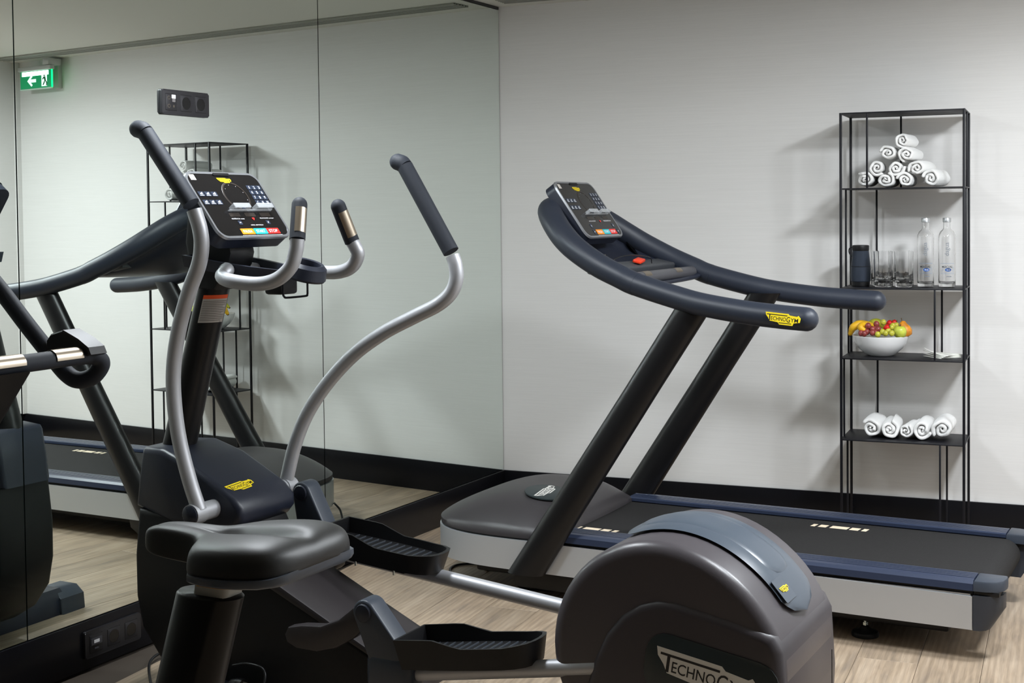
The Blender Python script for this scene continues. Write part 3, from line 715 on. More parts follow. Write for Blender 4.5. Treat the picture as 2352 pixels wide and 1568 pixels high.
# ridged foot rails and their end caps
for sgn in (-1, 1):
    prof = [(.279, .236), (.279, .247), (.284, .250)]
    for g_ in range(4):
        y_ = .286+g_*.0165; prof += [(y_, .251), (y_+.0108, .251), (y_+.0118, .2465), (y_+.0153, .2465)]
    prof += [(.353, .251), (.372, .249), (.382, .240), (.384, .219), (.30, .217)]
    b = bmesh.new(); A = [b.verts.new((.975, YT+sgn*y_, z)) for y_, z in prof]; B = [b.verts.new((2.388, YT+sgn*y_, z)) for y_, z in prof]; n = len(prof)
    b.faces.new(A); b.faces.new(B[::-1])
    for i in range(n): b.faces.new((A[i], B[i], B[(i+1) % n], A[(i+1) % n]))
    obj('foot_rail', from_bm(b), M_railblue, tm, 25)
    out = [(2.389, .279), (2.389, .384), (2.425, .382), (2.455, .37), (2.472, .345), (2.477, .31), (2.475, .279)]
    poly = [(x, YT+sgn*y_) for x, y_ in out]
    if sgn > 0: poly = poly[::-1]
    plate('rail_end_cap', poly, Matrix.Translation((0, 0, .219)), .0325, M_slate, tm, .008)
    lo = [(2.387, .30), (2.387, .381), (2.425, .378), (2.452, .365), (2.468, .34), (2.472, .30)]
    b = bmesh.new(); lv = [b.verts.new((2.387+(x-2.387)*(.45 if False else .55), YT+sgn*y_, .098)) for x, y_ in lo]; mv = [b.verts.new((x, YT+sgn*y_, .16)) for x, y_ in lo]; hv = [b.verts.new((x, YT+sgn*y_, .205)) for x, y_ in lo]; n = len(lo)
    b.faces.new(lv); b.faces.new(hv)
    for P_, Q in ((lv, mv), (mv, hv)):
        for i in range(n): b.faces.new((P_[i], P_[(i+1) % n], Q[(i+1) % n], Q[i]))
    bev(b, .006, 2); obj('rear_side_cover', from_bm(b), mat('dark_slate_plastic', (46, 50, 58), .45, bump=.1, bscale=600), tm)
    box('cover_gap', (2.425, YT+sgn*.33, .212), (.075, .085, .016), M_black, tm, .003)
    # levelling foot
    T = Matrix.Translation((2.035, YT+sgn*.262, 0))
    lathe('foot_pad', [(.038, 0), (.043, .001), (.0435, .010), (.040, .015), (.020, .022), (.012, .032), (.004, .034)], T, M_black, tm, 28)
    lathe('foot_bolt', [(.0052, .027), (.0052, .10)], T, M_zinc, tm, 12); lathe('foot_nut', [(.009, .036), (.009, .045)], T, M_zinc, tm, 6); lathe('foot_nut', [(.0085, .083), (.0085, .098)], T, M_zinc, tm, 6)
    # transport wheels and lower bracket under the front
    Tw = Matrix.Translation((.80, YT+sgn*.27, .035)) @ Matrix.Rotation(math.pi/2, 4, 'X')
    lathe('transport_wheel', [(.033, -.015), (.035, -.012), (.035, .012), (.033, .015), (.02, .016), (.018, .012)], Tw, M_black, tm, 24)
    prism('wheel_bracket', [(.79, .10), (.80, .03), (1.02, .03), (1.06, .055), (1.07, .10)], YT+sgn*.335-.01, YT+sgn*.335+.01, M_black2, tm, .004)
    # upright, a flattened tube leaning back
    yb, yt = YT+sgn*.395, YT+sgn*.375
    # (near one ends over the silver shell)
    bot, tp = V((.871, yb, .097)), V((1.503, yt, 1.06))
    level_tube('upright', [bot, bot.lerp(tp, .35), bot.lerp(tp, .7), tp], [(.072, .037), (.067, .035), (.0635, .033), (.064, .033)], M_black2, tm)
# the long padded handrail, one loop round the front
npx = [(1852, 733, -1.500), (1790, 727, -1.490), (1711, 717, -1.470), (1617, 700, -1.447), (1557, 684, -1.427), (1462, 653, -1.407), (1422, 634, -1.40), (1373, 608, -1.385), (1325, 574, -1.355), (1296, 545, -1.32), (1275, 514, -1.27), (1263, 486, -1.20)]
near = [ony(x, y, c_) for x, y, c_ in npx]
fr = near[-1]
loop = near+[V((fr.x-.022, YT-.08, fr.z+.012)), V((fr.x-.028, YT, fr.z+.015))]
loop = loop + [ym(p) for p in loop[-2::-1]]
rr = [.0385, .039, .039, .039, .0395, .040, .0405, .042, .044, .0455, .046, .045, .043]; rr = rr+[.042]+rr[::-1]
P_, R_ = cr(loop, 8, rr)
tot = len(P_); i1 = 5*8; 
tube('front_rail', P_[i1:tot-i1], R_[i1:tot-i1], M_rail, tm, seg=24, spline=False)
for sgn in (0, 1):
    seg_ = P_[:i1+1]; rs = [r_*.985 for r_ in R_[:i1+1]]
    if sgn: seg_ = [ym(p) for p in seg_]
    h = tube('handle_grip', seg_, rs, M_rail, tm, seg=24, spline=False, round_a=True)
lp = near[1]+V((0, -.0395, -.026))
xd = (near[0]-near[2]).normalized()
ml = frame(ony(1757, 741, -1.5305), xd, (-.02, .0, 1))
logo(tm, ml @ Matrix.Rotation(math.radians(-6), 4, 'X'), .118, th=.003)
# dished panel between the rails, under the console
b = bmesh.new(); rows = []; ids = list(range(5*8+2, len(P_)//2, 4))
for i in ids:
    a_, c_ = P_[i], ym(P_[i]); row = []
    for j in range(13):
        t_ = j/12; p = a_.lerp(c_, t_); p = p+V((-.045, 0, -.055))*(math.sin(t_*math.pi)**.45)*min(1, .25+.75*(i-ids[0])/14)+V((0, 0, -.006)); row.append(b.verts.new(p))
    rows.append(row)
for a_, c_ in zip(rows, rows[1:]):
    for j in range(12): b.faces.new((a_[j], a_[j+1], c_[j+1], c_[j]))
o = obj('dish_panel', from_bm(b), M_navy, tm, 60); md = o.modifiers.new('s', 'SOLIDIFY'); md.thickness = .012; md.offset = 0
# cup wells: dark ovals sunk in the dish
dish = o; wp, wn_ = stick(dish, 1452, 568); up_ = P_[ids[4]]-P_[ids[1]]
for sgn in (-1, 1):
    yy = abs(wp.y-YT)
    nw = V((wn_.x, sgn*wn_.y*(1 if wp.y > YT else -1), wn_.z))
    Mw = frame(V((wp.x, YT+sgn*yy, wp.z))+nw*.0055, (0, 1, 0), nw.cross(V((0, 1, 0))))
    obj('cup_well', from_bm(plate_bm(circ(.04, 0, 0, 28), Mw @ Matrix.Diagonal((.7, 1.2, 1, 1)), .0015, 0)), M_socketdark, tm)
# cross tray and sensor bar
xa = ony(1553, 600, YT+.335); za = xa.z
a_ = V((xa.x-.035, YT, za-.012))
b = box_bm((.075, .66, .035), Matrix.Translation(a_) @ Matrix.Rotation(math.radians(14), 4, 'Y'), .008, 3); obj('cross_tray', from_bm(b), mat('tray_grey', (60, 62, 66), .5, bump=.1), tm)
sb = ony(1590, 623, YT+.33)
tube('sensor_bar', [V((sb.x, YT-.35, sb.z)), V((sb.x, YT+.35, sb.z))], .021, mat('sensor_bar_grey', (72, 72, 76), .4), tm, seg=18, spline=False)
for y0 in (-.15, .15):
    b = tube_bm([V((sb.x, YT+y0-.03, sb.z)), V((sb.x, YT+y0+.03, sb.z))], .0216, seg=24, spline=False)
    bmesh.ops.delete(b, geom=[f for f in b.faces if f.calc_center_median().z < sb.z+.008 or f.calc_center_median().x < sb.x-.004], context='FACES')
    flat('sensor_plate', b, M_steel, tm)
cb_, ct_ = V((1.017, YT, 1.281)), V((.874, YT, 1.487))
console(tm, cb_, ct_, .165, 'treadmill')
nn = V((0, 1, 0)).cross(ct_-cb_).normalized()
box('console_mount', (cb_+ct_)/2-nn*.075, (.06, .2, .09), M_navy, tm, .012, M=frame((0, 0, 0), nn, (0, 1, 0)).to_3x3().to_4x4())
# safety key on its cord
kp = ony(1478, 595, YT-.03)
t = thing('safety_key', V((a_.x+.0, kp.y, za+.006)), 'red emergency safety key on a black cord on the treadmill tray', 'safety key')
b = box_bm((.032, .095, .012), Matrix.Translation((a_.x+.012, YT+.02, a_.z+.026)) @ Matrix.Rotation(math.radians(14), 4, 'Y') @ Matrix.Rotation(.22, 4, 'Z'), .004); obj('tag_body', from_bm(b), mat('safety_red', (232, 62, 30), .4), t)
q0 = V((a_.x-.02, YT-.18, a_.z+.02))
tube('cord', [q0+V((.0, -.05, .012)), q0+V((0, .02, .012)), q0+V((.01, .08, .024)), q0+V((.03, .16, .028)), q0+V((.06, .235, .016)), q0+V((.062, .25, -.005))], .002, M_cable, t, seg=6)
tube('clip', [q0+V((-.004, -.045, .004)), q0+V((-.006, .005, .012)), q0+V((-.02, .012, .035))], [.006, .008, .003], M_cable, t, seg=8, round_a=True)
# mains lead from the front of the treadmill
cg = [V((.42, -.80, .105)), V((.385, -.80, .07)), V((.36, -.84, .02)), V((.40, -.95, .005)), V((.55, -1.15, .005))]+[onz(a_, b_, .005) for a_, b_ in ((1120, 1296), (1085, 1294), (1050, 1297), (1034, 1306), (1042, 1318), (1080, 1328), (1120, 1342), (1170, 1352))]+[V((1.0, -1.25, .005))]
o = tube('power_cable', cg, .0045, M_cable, None, seg=8, n=10); tag(o, 'black power cable coiled on the floor under the treadmill front', 'cable')

# ------------------------------------------------------------------ elliptical trainer
YE = -2.63
el = thing('elliptical_trainer', (1.2, YE, 0), 'black and silver elliptical trainer facing the mirror', 'elliptical')
def xz(pts, y): return [(p.x, p.z) for p in (ony(a, b_, y) for a, b_ in pts)]
# front stabiliser with slate end covers
prism('front_stabiliser', [(.50, .0), (.505, .06), (.53, .085), (.67, .085), (.695, .06), (.70, .0)], YE-.36, YE+.36, M_navy, el, .004)
for sg in (-1, 1):
    prism('stabiliser_cover', [(.49, .0), (.495, .055), (.53, .082), (.605, .082), (.645, .05), (.65, .0)], YE+sg*.384-.055, YE+sg*.384+.055, M_slate, el, .008)
# front shroud and the sloping cover behind it
body = [(.300, .535), (.283, .40), (.284, .28), (.305, .19), (.37, .11), (.46, .06), (.70, .045), (1.30, .04), (1.64, .04), (1.66, .07), (1.20, .078), (1.168, .10), (1.16, .19), (1.14, .212), (.96, .292), (.78, .372), (.70, .44), (.66, .52)]
def tp(c):
    k = 1.0
    if c.x < .45: k = .55+.45*max(0, (c.x-.28)/.17)**.5
    return V((c.x, YE+(c.y-YE)*k, c.z))
b = prism_bm(body, YE-.115, YE+.115, .022, 3)
obj('front_shroud', from_bm(b), M_black, el, 50)
cov = [(.70, .45), (.79, .385), (.97, .303), (1.15, .222), (1.175, .205), (1.18, .10), (1.165, .10), (1.158, .195), (1.14, .208), (.96, .284), (.77, .365), (.68, .43)]
prism('spine_cover', cov, YE-.122, YE+.122, M_brown, el, .008, 2)
# navy cap round the foot of the column
cap = [(.272, .535), (.285, .62), (.300, .700), (.312, .712), (.40, .714), (.50, .682), (.60, .632), (.655, .602), (.685, .572), (.686, .54), (.665, .515), (.60, .505), (.45, .512)]
def tcap(c):
    k = .62+.38*min(1, max(0, (c.x-.27)/.16))**.6
    k *= 1.0+.12*min(1, max(0, (.70-c.z)/.17))*(1 if c.x < .5 else 0)
    return V((c.x, YE+(c.y-YE)*k, c.z))
b = prism_bm(cap, YE-.125, YE+.125, .018, 3)
for v in b.verts: v.co = tcap(v.co)
obj('navy_cap', from_bm(b), M_navy, el, 45)
# badge on the cap: its sloping top faces up and back
capo = [o for o in el.children if o.name.startswith('navy_cap')][0]
bc, bn = stick(capo, 553, 1116); b2, _ = stick(capo, 572, 1109)
Mb = frame(bc, (b2-bc)-bn*(b2-bc).dot(bn), bn.cross(b2-bc))
logo(el, Mb @ Matrix.Translation((-.055, -.016, .0006)), .112)
# column
c0, c1 = V((.345, YE, .66)), V((.506, YE, 1.19))
tube('column', [c0, c0.lerp(c1, .5), c1], [.049, .0465, .045], M_black2, el, seg=32, up=(0, 1, 0), n=3)
# warning label wrapped on the column
def col_pt(z, ang, r=.0468):
    k = (z-c0.z)/(c1.z-c0.z); p = c0.lerp(c1, k); r += .001*(1-k); return p+V((r*math.cos(ang), r*math.sin(ang), 0))
def lab(nm, z0, z1, a0, a1, m, r=.0475, n=10):
    b = bmesh.new(); A = [(b.verts.new(col_pt(z0, a0+(a1-a0)*i/n, r)), b.verts.new(col_pt(z1, a0+(a1-a0)*i/n, r))) for i in range(n+1)]
    for p, q in zip(A, A[1:]): b.faces.new((p[0], q[0], q[1], p[1]))
    return obj(nm, from_bm(b), m, el, 60)
za_, zb_ = ony(470, 738, YE).z, ony(480, 684, YE).z
fa = math.atan2(CAM.y-YE, CAM.x-.45)
lab('warning_label', za_, zb_, fa-.55, fa+1.15, M_sticker)
lab('warning_stripe', zb_, zb_+.011, fa-.55, fa+1.15, M_labelorange)
for i in range(12):
    z = zb_-.006-i*(zb_-za_-.008)/12; lab('label_text_line', z-.0014, z, fa-.48+.0*i, fa+1.08-(.25 if i % 4 == 3 else 0), M_labelink, .0478, 8)
# neck, tray and bottle ring under the console
nb = [(.47, 1.17), (.44, 1.30), (.455, 1.40), (.50, 1.40), (.60, 1.315), (.61, 1.27), (.60, 1.235), (.545, 1.165)]
prism('console_neck', nb, YE-.055, YE+.055, M_black, el, .012)
tr = [(-.10, .47), (-.105, .60), (-.085, .70), (-.055, .755), (-.045, .772), (-.02, .776), (0, .777), (.02, .776), (.045, .772), (.055, .755), (.085, .70), (.105, .60), (.10, .47)]
# tray is a shallow tub: outer shell with a recessed floor and a round bottle well at its end
b = bmesh.new(); zt_, zb2 = 1.238, 1.205
outer = [b.verts.new((x, YE+y_, zt_)) for y_, x in tr]; outer2 = [b.verts.new((.5+(x-.5)*.94, YE+y_*.88, zb2)) for y_, x in tr]
inner = [b.verts.new((.5+(x-.5)*.95, YE+y_*.84, zt_)) for y_, x in tr]; floor_ = [b.verts.new((.5+(x-.5)*.93, YE+y_*.8, zt_-.024)) for y_, x in tr]
n = len(tr)
for A, B in ((outer2, outer), (outer, inner), (inner, floor_)):
    for i in range(n): b.faces.new((A[i], A[(i+1) % n], B[(i+1) % n], B[i]))
b.faces.new(outer2); b.faces.new(floor_[::-1]); bmesh.ops.recalc_face_normals(b, faces=b.faces[:])
b.transform(Matrix.Translation((.62, 0, 1.245)) @ Matrix.Rotation(math.radians(8), 4, 'Y') @ Matrix.Translation((-.62, 0, -1.238)))
obj('tray', from_bm(b), M_navy, el, 35)
rc = V((.825, YE+.0, 1.224))
lathe('bottle_ring', [(.040, .020), (.047, .022), (.058, .012), (.062, -.018), (.058, -.024), (.042, -.022), (.036, .0)], Matrix.Translation(rc) @ Matrix.Rotation(math.radians(17), 4, 'Y'), M_navy, el, 36, closed=True)
box('bracket_block', (.745, YE-.005, 1.178), (.06, .075, .045), M_black, el, .008)
g0 = V((.775, YE, 1.188))
tube('wire_bracket', [g0+V((0, -.035, .012)), g0+V((.0, -.035, -.03)), g0+V((.004, -.035, -.037)), g0+V((.012, -.035, -.04)), g0+V((.075, -.035, -.034)), g0+V((.082, -.035, -.03)), g0+V((.083, -.035, -.02)), g0+V((.083, -.035, .01))], .003, M_blackmetal, el, seg=8, n=4)
# console
cb2, ct2 = V((.664, YE, 1.312)), V((.525, YE, 1.497))
console(el, cb2, ct2, .157, 'elliptical')
# fixed handles: out of the neck, back past the tray, then up
def handle(sg):
    if sg < 0:
        pts = [V((.56, YE-.04, 1.225)), ony(522, 620, YE-.105), ony(510, 634, YE-.135), ony(530, 645, YE-.15), ony(590, 652, YE-.145), ony(635, 642, YE-.138), ony(668, 612, YE-.130), ony(680, 575, YE-.126), ony(683, 548, YE-.124)]
        top = ony(688, 470, YE-.088)
    else:
        pts = [V((.56, YE+.04, 1.225)), V((.60, YE+.11, 1.215)), V((.66, YE+.148, 1.212)), ony(720, 624, YE+.15), ony(775, 625, YE+.146), ony(808, 612, YE+.138), ony(822, 585, YE+.130), ony(815, 565, YE+.126), ony(808, 553, YE+.124)]
        top = ony(777, 474, YE+.088)
    h = tube('fixed_handle', pts, .0195, M_silver, el, seg=18, n=6)
    e0 = pts[-1]; tube('grip', [e0.lerp(top, -.03), e0.lerp(top, .5), top], [.0212, .0212, .021], M_rubber, h, seg=18, n=3, round_b=True)
    # steel contact plate on the rider's side
    ax = (top-e0); out = (V((.9, sg*.05-.5, .1))); out = (out-ax*out.dot(ax)/ax.length_squared).normalized(); side = ax.normalized().cross(out)
    b = bmesh.new(); R_ = .0218; g = []
    for i in range(2):
        q = e0.lerp(top, (.14, .86)[i]); g.append([b.verts.new(q+out*(R_*math.cos(a))+side*(R_*math.sin(a))) for a in [math.radians(-48+12*k) for k in range(9)]])
    for k in range(8): b.faces.new((g[0][k], g[0][k+1], g[1][k+1], g[1][k]))
    obj('contact_plate', from_bm(b), M_steel, h, 60)
handle(-1); handle(1)
# swing levers
HP = .195; PX, PZ = .594, .566
def lever(sg):
    if sg < 0:
        px = [(458, 1172, -.196), (436, 1105, -.20), (412, 1010, -.205), (400, 920, -.21), (399, 840, -.215), (411, 755, -.222), (434, 670, -.23), (456, 610, -.236), (463, 565, -.24), (459, 525, -.244), (446, 482, -.248)]
        gp = [(439, 468, -.25), (385, 384, -.253), (334, 305, -.256)]
        fl_ = (318, 293, -.257)
    else:
        px = [(655, 1122, .196), (662, 1085, .20), (678, 1020, .205), (706, 950, .21), (752, 880, .215), (812, 815, .22), (880, 765, .226), (950, 728, .232), (1005, 700, .236), (1036, 672, .24), (1048, 640, .242), (1046, 608, .244), (1040, 588, .246)]
        gp = [(1036, 578, .247), (982, 478, .252), (930, 382, .256)]
        fl_ = (921, 364, .257)
    pts = [ony(a, b_, YE+y) for a, b_, y in px]; g = [ony(a, b_, YE+y) for a, b_, y in gp]; tp_ = ony(fl_[0], fl_[1], YE+fl_[2])
    h = tube('swing_lever', pts, .0205, M_silver, el, seg=20, n=6)
    grip = tube('lever_grip', [g[0], g[1], g[2]], .0232, M_rubber, h, seg=20, n=5)
    ax = (g[2]-g[1]).normalized(); nose = V((-1, 0, -.1)); nose = (nose-ax*nose.dot(ax)).normalized()
    tube('grip_end', [g[2]-ax*.001, g[2]+ax*.012+nose*.004, g[2]+ax*.024+nose*.013], [.0232, .0245, .024], M_rubber, h, seg=20, n=4, round_b=True)
    return h
lever(-1); lever(1)
tube('pivot_shaft', [V((PX, YE-.185, PZ)), V((PX, YE+.185, PZ))], .0255, M_silver, el, seg=22, spline=False)
for sg in (-1, 1):
    tube('pivot_collar', [V((PX, YE+sg*.18, PZ)), V((PX, YE+sg*.222, PZ))], .0285, M_silver, el, seg=22, spline=False)
    tube('pivot_cap', [V((PX, YE+sg*.220, PZ)), V((PX, YE+sg*.226, PZ))], .025, M_navy, el, seg=22, spline=False, round_b=True) if False else lathe('pivot_cap', [(.0255, 0), (.0255, .003), (.018, .008), (.001, .01)], frame(V((PX, YE+sg*.222, PZ)), (1, 0, 0), (0, 0, -sg)), M_navy, el, 22)
# rocker arms below the pivot (the near one shows behind the saddle)
yk = YE-.195
rk = xz([(663, 1452), (670, 1436), (700, 1432), (745, 1434), (785, 1420), (812, 1398), (838, 1376), (866, 1400), (856, 1430), (820, 1462), (780, 1484), (735, 1492), (690, 1484), (668, 1470)], yk)
prism('rocker_arm', rk, yk-.018, yk+.018, M_brown, el, .005)
# link arms: knuckle at the top, foot clamped on the pedal tube
def link(px_ctr, r_px, left, right, y0, sg, nm):
    c = ony(px_ctr[0], px_ctr[1], y0); r = r_px/FPX*((c-CAM).dot(FW)); pl = ony(left[0], left[1], y0); prr = ony(right[0], right[1], y0)
    def tang(p, side):
        d = V((p.x-c.x, 0, p.z-c.z)); L_ = d.length; a = math.atan2(d.z, d.x); th = math.acos(min(1, r/L_))
        return a+side*th
    a0, a1 = tang(pl, -1), tang(prr, 1)
    while a1 > a0: a1 -= 2*math.pi
    arc = [(c.x+r*math.cos(a0+(a1-a0)*k/14), c.z+r*math.sin(a0+(a1-a0)*k/14)) for k in range(15)]
    poly = [(pl.x, pl.z)]+arc+[(prr.x, prr.z)]
    h = prism('link_arm', poly, y0, y0+.062, M_slate, el, .007, 3)
    prism('seam', [(x+.0004, z) for x, z in [(pl.x, pl.z)]+arc+[(prr.x, prr.z)]], y0+.0325, y0+.0335, M_black, h, 0) if False else None
    lathe('bolt_cap', [(.0235, 0), (.0235, .002), (.021, .005), (.001, .008)], frame(V((c.x, y0+.0005, c.z)), (1, 0, 0), (0, 0, 1)), M_navy, h, 26)
    return h
link((834, 1408), 30, (856, 1545), (935, 1515), yk-.036, -1, 'n')
link((690, 1132), 25, (690, 1262), (768, 1262), YE+.155, 1, 'f')
box('link_foot', ony(908, 1540, yk)+V((.0, 0, .0)), (.135, .078, .10), M_slate, el, .022, seg=3)
box('link_foot', ony(745, 1270, YE+.19)+V((0, 0, -.012)), (.12, .07, .06), M_black, el, .02, seg=3)
# pedal tubes
ft0, ft1 = ony(800, 1272, YE+.19), ony(1300, 1395, YE+.19)
nt0, nt1 = ony(930, 1545, YE-.19), ony(1300, 1533, YE-.19)
tube('pedal_tube', [ft0, ft1+(ft1-ft0)*.25], .0205, M_silver, el, seg=20, spline=False)
tube('pedal_tube', [nt0, nt1+(nt1-nt0)*.25], .0205, M_silver, el, seg=20, spline=False)
# foot plates: trays with raised sides, open tread ribs
def pedal(org, xdir, lab_):
    """org: front centre of the tray floor; x runs to the rear, y across"""
    L_, Wd = .375, .15; K = 1.13
    M = frame(org, xdir, (0, 1, 0))
    out = [(0, -.072), (.0, .072), (.08, .078), (.15, .08), (.22, .079), (.27, .076), (.30, .068), (.322, .052), (.332, .028), (.335, .0), (.332, -.028), (.322, -.052), (.30, -.068), (.27, -.076), (.22, -.079), (.15, -.08), (.08, -.078)]; out = [(x*K, y_) for x, y_ in out]
    # resample the outline
    O = []
    for i in range(len(out)):
        a, b_ = V((*out[i], 0)), V((*out[(i+1) % len(out)], 0)); k = max(1, int((b_-a).length/.02))
        for q in range(k): O.append(a.lerp(b_, q/k))
    def hgt(p): 
        x = p.x/K
        return .052 if x < .10 else (.052-.022*min(1, (x-.10)/.07)**1 if x < .17 else .030+.006*max(0, (x-.27)/.065))
    b = bmesh.new(); n = len(O); k_in = .93
    cen = V((.16, 0, 0)); sc = lambda p, k: cen+(p-cen)*k
    lo = [b.verts.new(M @ (sc(p, .93)+V((0, 0, -.022)))) for p in O]
    ou = [b.verts.new(M @ (p+V((0, 0, hgt(p))))) for p in O]; inn = [b.verts.new(M @ (V((p.x*.95+.16*.05 if p.x > .005 else .007, p.y*.93, 0))+V((0, 0, hgt(p))))) for p in O]
    fl_ = [b.verts.new(M @ (V((p.x*.93+.16*.07 if p.x > .005 else .010, p.y*.90, .008)))) for p in O]
    for A, B in ((lo, ou), (ou, inn), (inn, fl_)):
        for i in range(n): b.faces.new((A[i], A[(i+1) % n], B[(i+1) % n], B[i]))
    b.faces.new(lo); b.faces.new(fl_)
    h = obj('pedal', from_bm(b), M_black, el, 35); tag(h, lab_)
    for i in range(12):
        x = .055+i*.0225; box('tread_rib', M @ V((x, 0, .010)), (.0022, .108, .005), mat('tread_rib_plastic', (62, 66, 72), .35), h, .0008, M=M.to_3x3().to_4x4())
    box('clamp', M @ V((.17, 0, -.034)), (.19, .05, .02), M_black, h, .004, M=M.to_3x3().to_4x4())
    for x in (.10, .23): lathe('screw', [(.003, -.016), (.003, 0)], Matrix.Translation(M @ V((x, -.026, -.036))), M_zinc, h, 8)
    return h
fd = (ft1-ft0).normalized(); nd = (nt1-nt0).normalized()
pedal(V((.0, YE+.175, 0))+V((ony(765, 1222, YE+.175).x, 0, ony(765, 1232, YE+.175).z-.006)), fd, 'upper foot plate nearer the treadmill')
pn = ony(945, 1490, YE-.175); pedal(V((pn.x, YE-.175, pn.z-.010)), nd+V((0, 0, -.03)), 'lower foot plate nearer the bike')
# rear wheel housing
HC = V((1.938, YE, .365)); HR = .262; HWd = .205
def hx(a, r_=0): return HC.x+((HR if math.cos(a) < 0 else HR+.030*math.cos(a)**2)+r_)*math.cos(a)
arc = [(hx(math.radians(a)), HC.z+HR*math.sin(math.radians(a))) for a in range(-60, 246, 6)]
pol = arc
b = prism_bm(pol, YE-HWd, YE+HWd, .028, 6)
def crown(c):      # the crown swells a little between the cheeks
    k = 1-((c.y-YE)/HWd)**2; d = V((c.x-HC.x, 0, c.z-HC.z)); L_ = d.length
    if L_ > .2: c = c+d*(.014*k*min(1, (L_-.2)/.05)/L_*1.0)
    return c
for v in b.verts: v.co = crown(v.co)
obj('wheel_housing', from_bm(b), M_taupe, el, 55)
# smoked insert over the crown
def ins(a0, a1, w0, r_, m, nm, par, taper=True):
    b = bmesh.new(); g = []; na, nw = 30, 12
    for i in range(na+1):
        a = math.radians(a0+(a1-a0)*i/na); t_ = i/na; row = []
        e_ = min(1, min(t_, 1-t_)/.10); wv = w0*(1-(1-e_)**2)**.5*.75+w0*.25*e_ if taper else w0
        for j in range(nw+1):
            u_ = j/nw*2-1; k = 1-(wv*u_/HWd)**2; r2 = HR+.014*k+r_*(1-abs(u_)**6)*(min(1, e_*3)); row.append(b.verts.new((hx(a, r2-HR), YE+wv*u_+.012, HC.z+r2*math.sin(a))))
        g.append(row)
    for i in range(na):
        for j in range(nw): b.faces.new((g[i][j], g[i+1][j], g[i+1][j+1], g[i][j+1]))
    return obj(nm, from_bm(b), m, par, 70)
ih = ins(122, 20, .105, .004, M_insert, 'crown_insert', el)
ins(115, 38, .07, .0065, M_insert, 'insert_panel', ih)
bcn, bnn = stick(ih, 1800, 1352); bcn = bcn-bnn*.0004
Mi = frame(bcn, (0, 1, 0), bnn.cross(V((0, 1, 0))))
plate('badge_plate', rrect(.07, .058, .004), Mi, .0015, M_insert, ih)
logo(ih, Mi @ Matrix.Translation((-.025, -.008, .002)), .05)
# lower cover: proud of the wheel, with its sweeping upper lip
ylc = YE-.215
lip = xz([(1345, 1568), (1362, 1510), (1388, 1455), (1425, 1412), (1465, 1388), (1505, 1380), (1550, 1385), (1610, 1405), (1690, 1432), (1767, 1456)], ylc)
lowp = [(lip[0][0]-.0, .03)]+lip+[(2.250, .452), (2.266, .42), (2.274, .28), (2.266, .12), (2.25, .03)]
b = prism_bm(lowp, ylc, YE+.215, .02, 5)
for v in b.verts:
    if v.co.x > 2.15:
        k = ((v.co.y-YE)/.215)**2; v.co.x -= .045*k*min(1, (v.co.x-2.15)/.1)
obj('lower_cover', from_bm(b), mat('taupe_dark_plastic', (62, 58, 62), .38, bump=.08, bscale=700), el, 45)
# panel joint down the back
box('panel_joint', (2.2735, YE+.03, .22), (.0016, .0014, .30), M_black, el, 0)
# silver badge on the near face
Ml = frame(ony(1500, 1552, ylc-.001), (1, 0, -.16), (.16, 0, 1))
sb_ = plate('emblem_panel', rrect(.31, .14, .05, .13, .035), Ml, .0016, M_greenblack, el, .0005)
logo(sb_, Ml @ Matrix.Translation((0, 0, .0018)), .24, M_silverprint, M_ink)
prism('rear_foot', [(1.70, 0), (1.70, .035), (2.22, .035), (2.22, 0)], YE-.2, YE+.2, M_black, el, .005)
# mains lead and plug
cp = [V((.33, YE-.20, .012)), V((.20, YE-.10, .006)), V((.16, YE+.02, .006)), V((.20, YE+.10, .006)), V((.33, YE+.16, .02)), V((.42, YE+.10, .03))]
o = tube('extension_lead', [onz(352, 1600, .006), onz(342, 1535, .006), onz(352, 1510, .006), onz(378, 1497, .006), onz(420, 1492, .006)], .0042, M_cable, None, seg=8, n=8)
tag(o, 'thin black cord looping on the floor in front of the elliptical', 'cord')
pb = ony(548, 1530, YE-.17); zt_ = .0852
t = thing('mains_plug', V((pb.x, pb.y, zt_)), 'black two-pin mains plug with looped lead on the elliptical\'s foot', 'plug')
ax = V((1, -.12, 0)).normalized(); pp = V((pb.x, pb.y, zt_+.019))
tube('plug_body', [pp-ax*.03, pp-ax*.012, pp+ax*.0, pp+ax*.018], [.010, .016, .0185, .0185], M_cable, t, seg=18, n=3)
for q in (-.0095, .0095): tube('pin', [pp+ax*.017+V((0, 0, q)), pp+ax*.037+V((0, 0, q))], .0024, M_steel, t, seg=8, spline=False)
tube('lead', [pp-ax*.03, pp-ax*.06+V((0, 0, -.012)), pp+V((-.06, -.035, -.015)), pp+V((.0, -.07, -.016)), pp+V((.075, -.05, -.012)), pp+V((.10, -.02, .02)), pp+V((.085, 0, .055)), pp+V((.03, 0, .062)), pp+V((-.02, 0, .05))], .0036, M_cable, t, seg=8, n=8)

# ------------------------------------------------------------------ exercise bike in front of the elliptical
YB = -3.91
bk = thing('exercise_bike', (1.2, YB, 0), 'exercise bike with broad black saddle, cut off by the lower left of the photo', 'exercise bike')
# saddle: rings from the tail to the nose
X0 = 1.812
secs = [(0, .050, .840, 0.825), (.004, .080, .849, 0.821), (.014, .104, .860, 0.818), (.035, .121, .868, 0.816), (.07, .129, .870, 0.814), (.105, .131, .868, 0.812), (.140, .129, .864, 0.811), (.170, .120, .861, 0.810), (.187, .100, .859, 0.809),
        (.198, .073, .858, 0.808), (.211, .053, .857, 0.807), (.23, .045, .857, 0.806), (.27, .040, .858, 0.806), (.315, .037, .857, 0.808), (.342, .029, .852, 0.813), (.356, .012, .842, 0.822)]
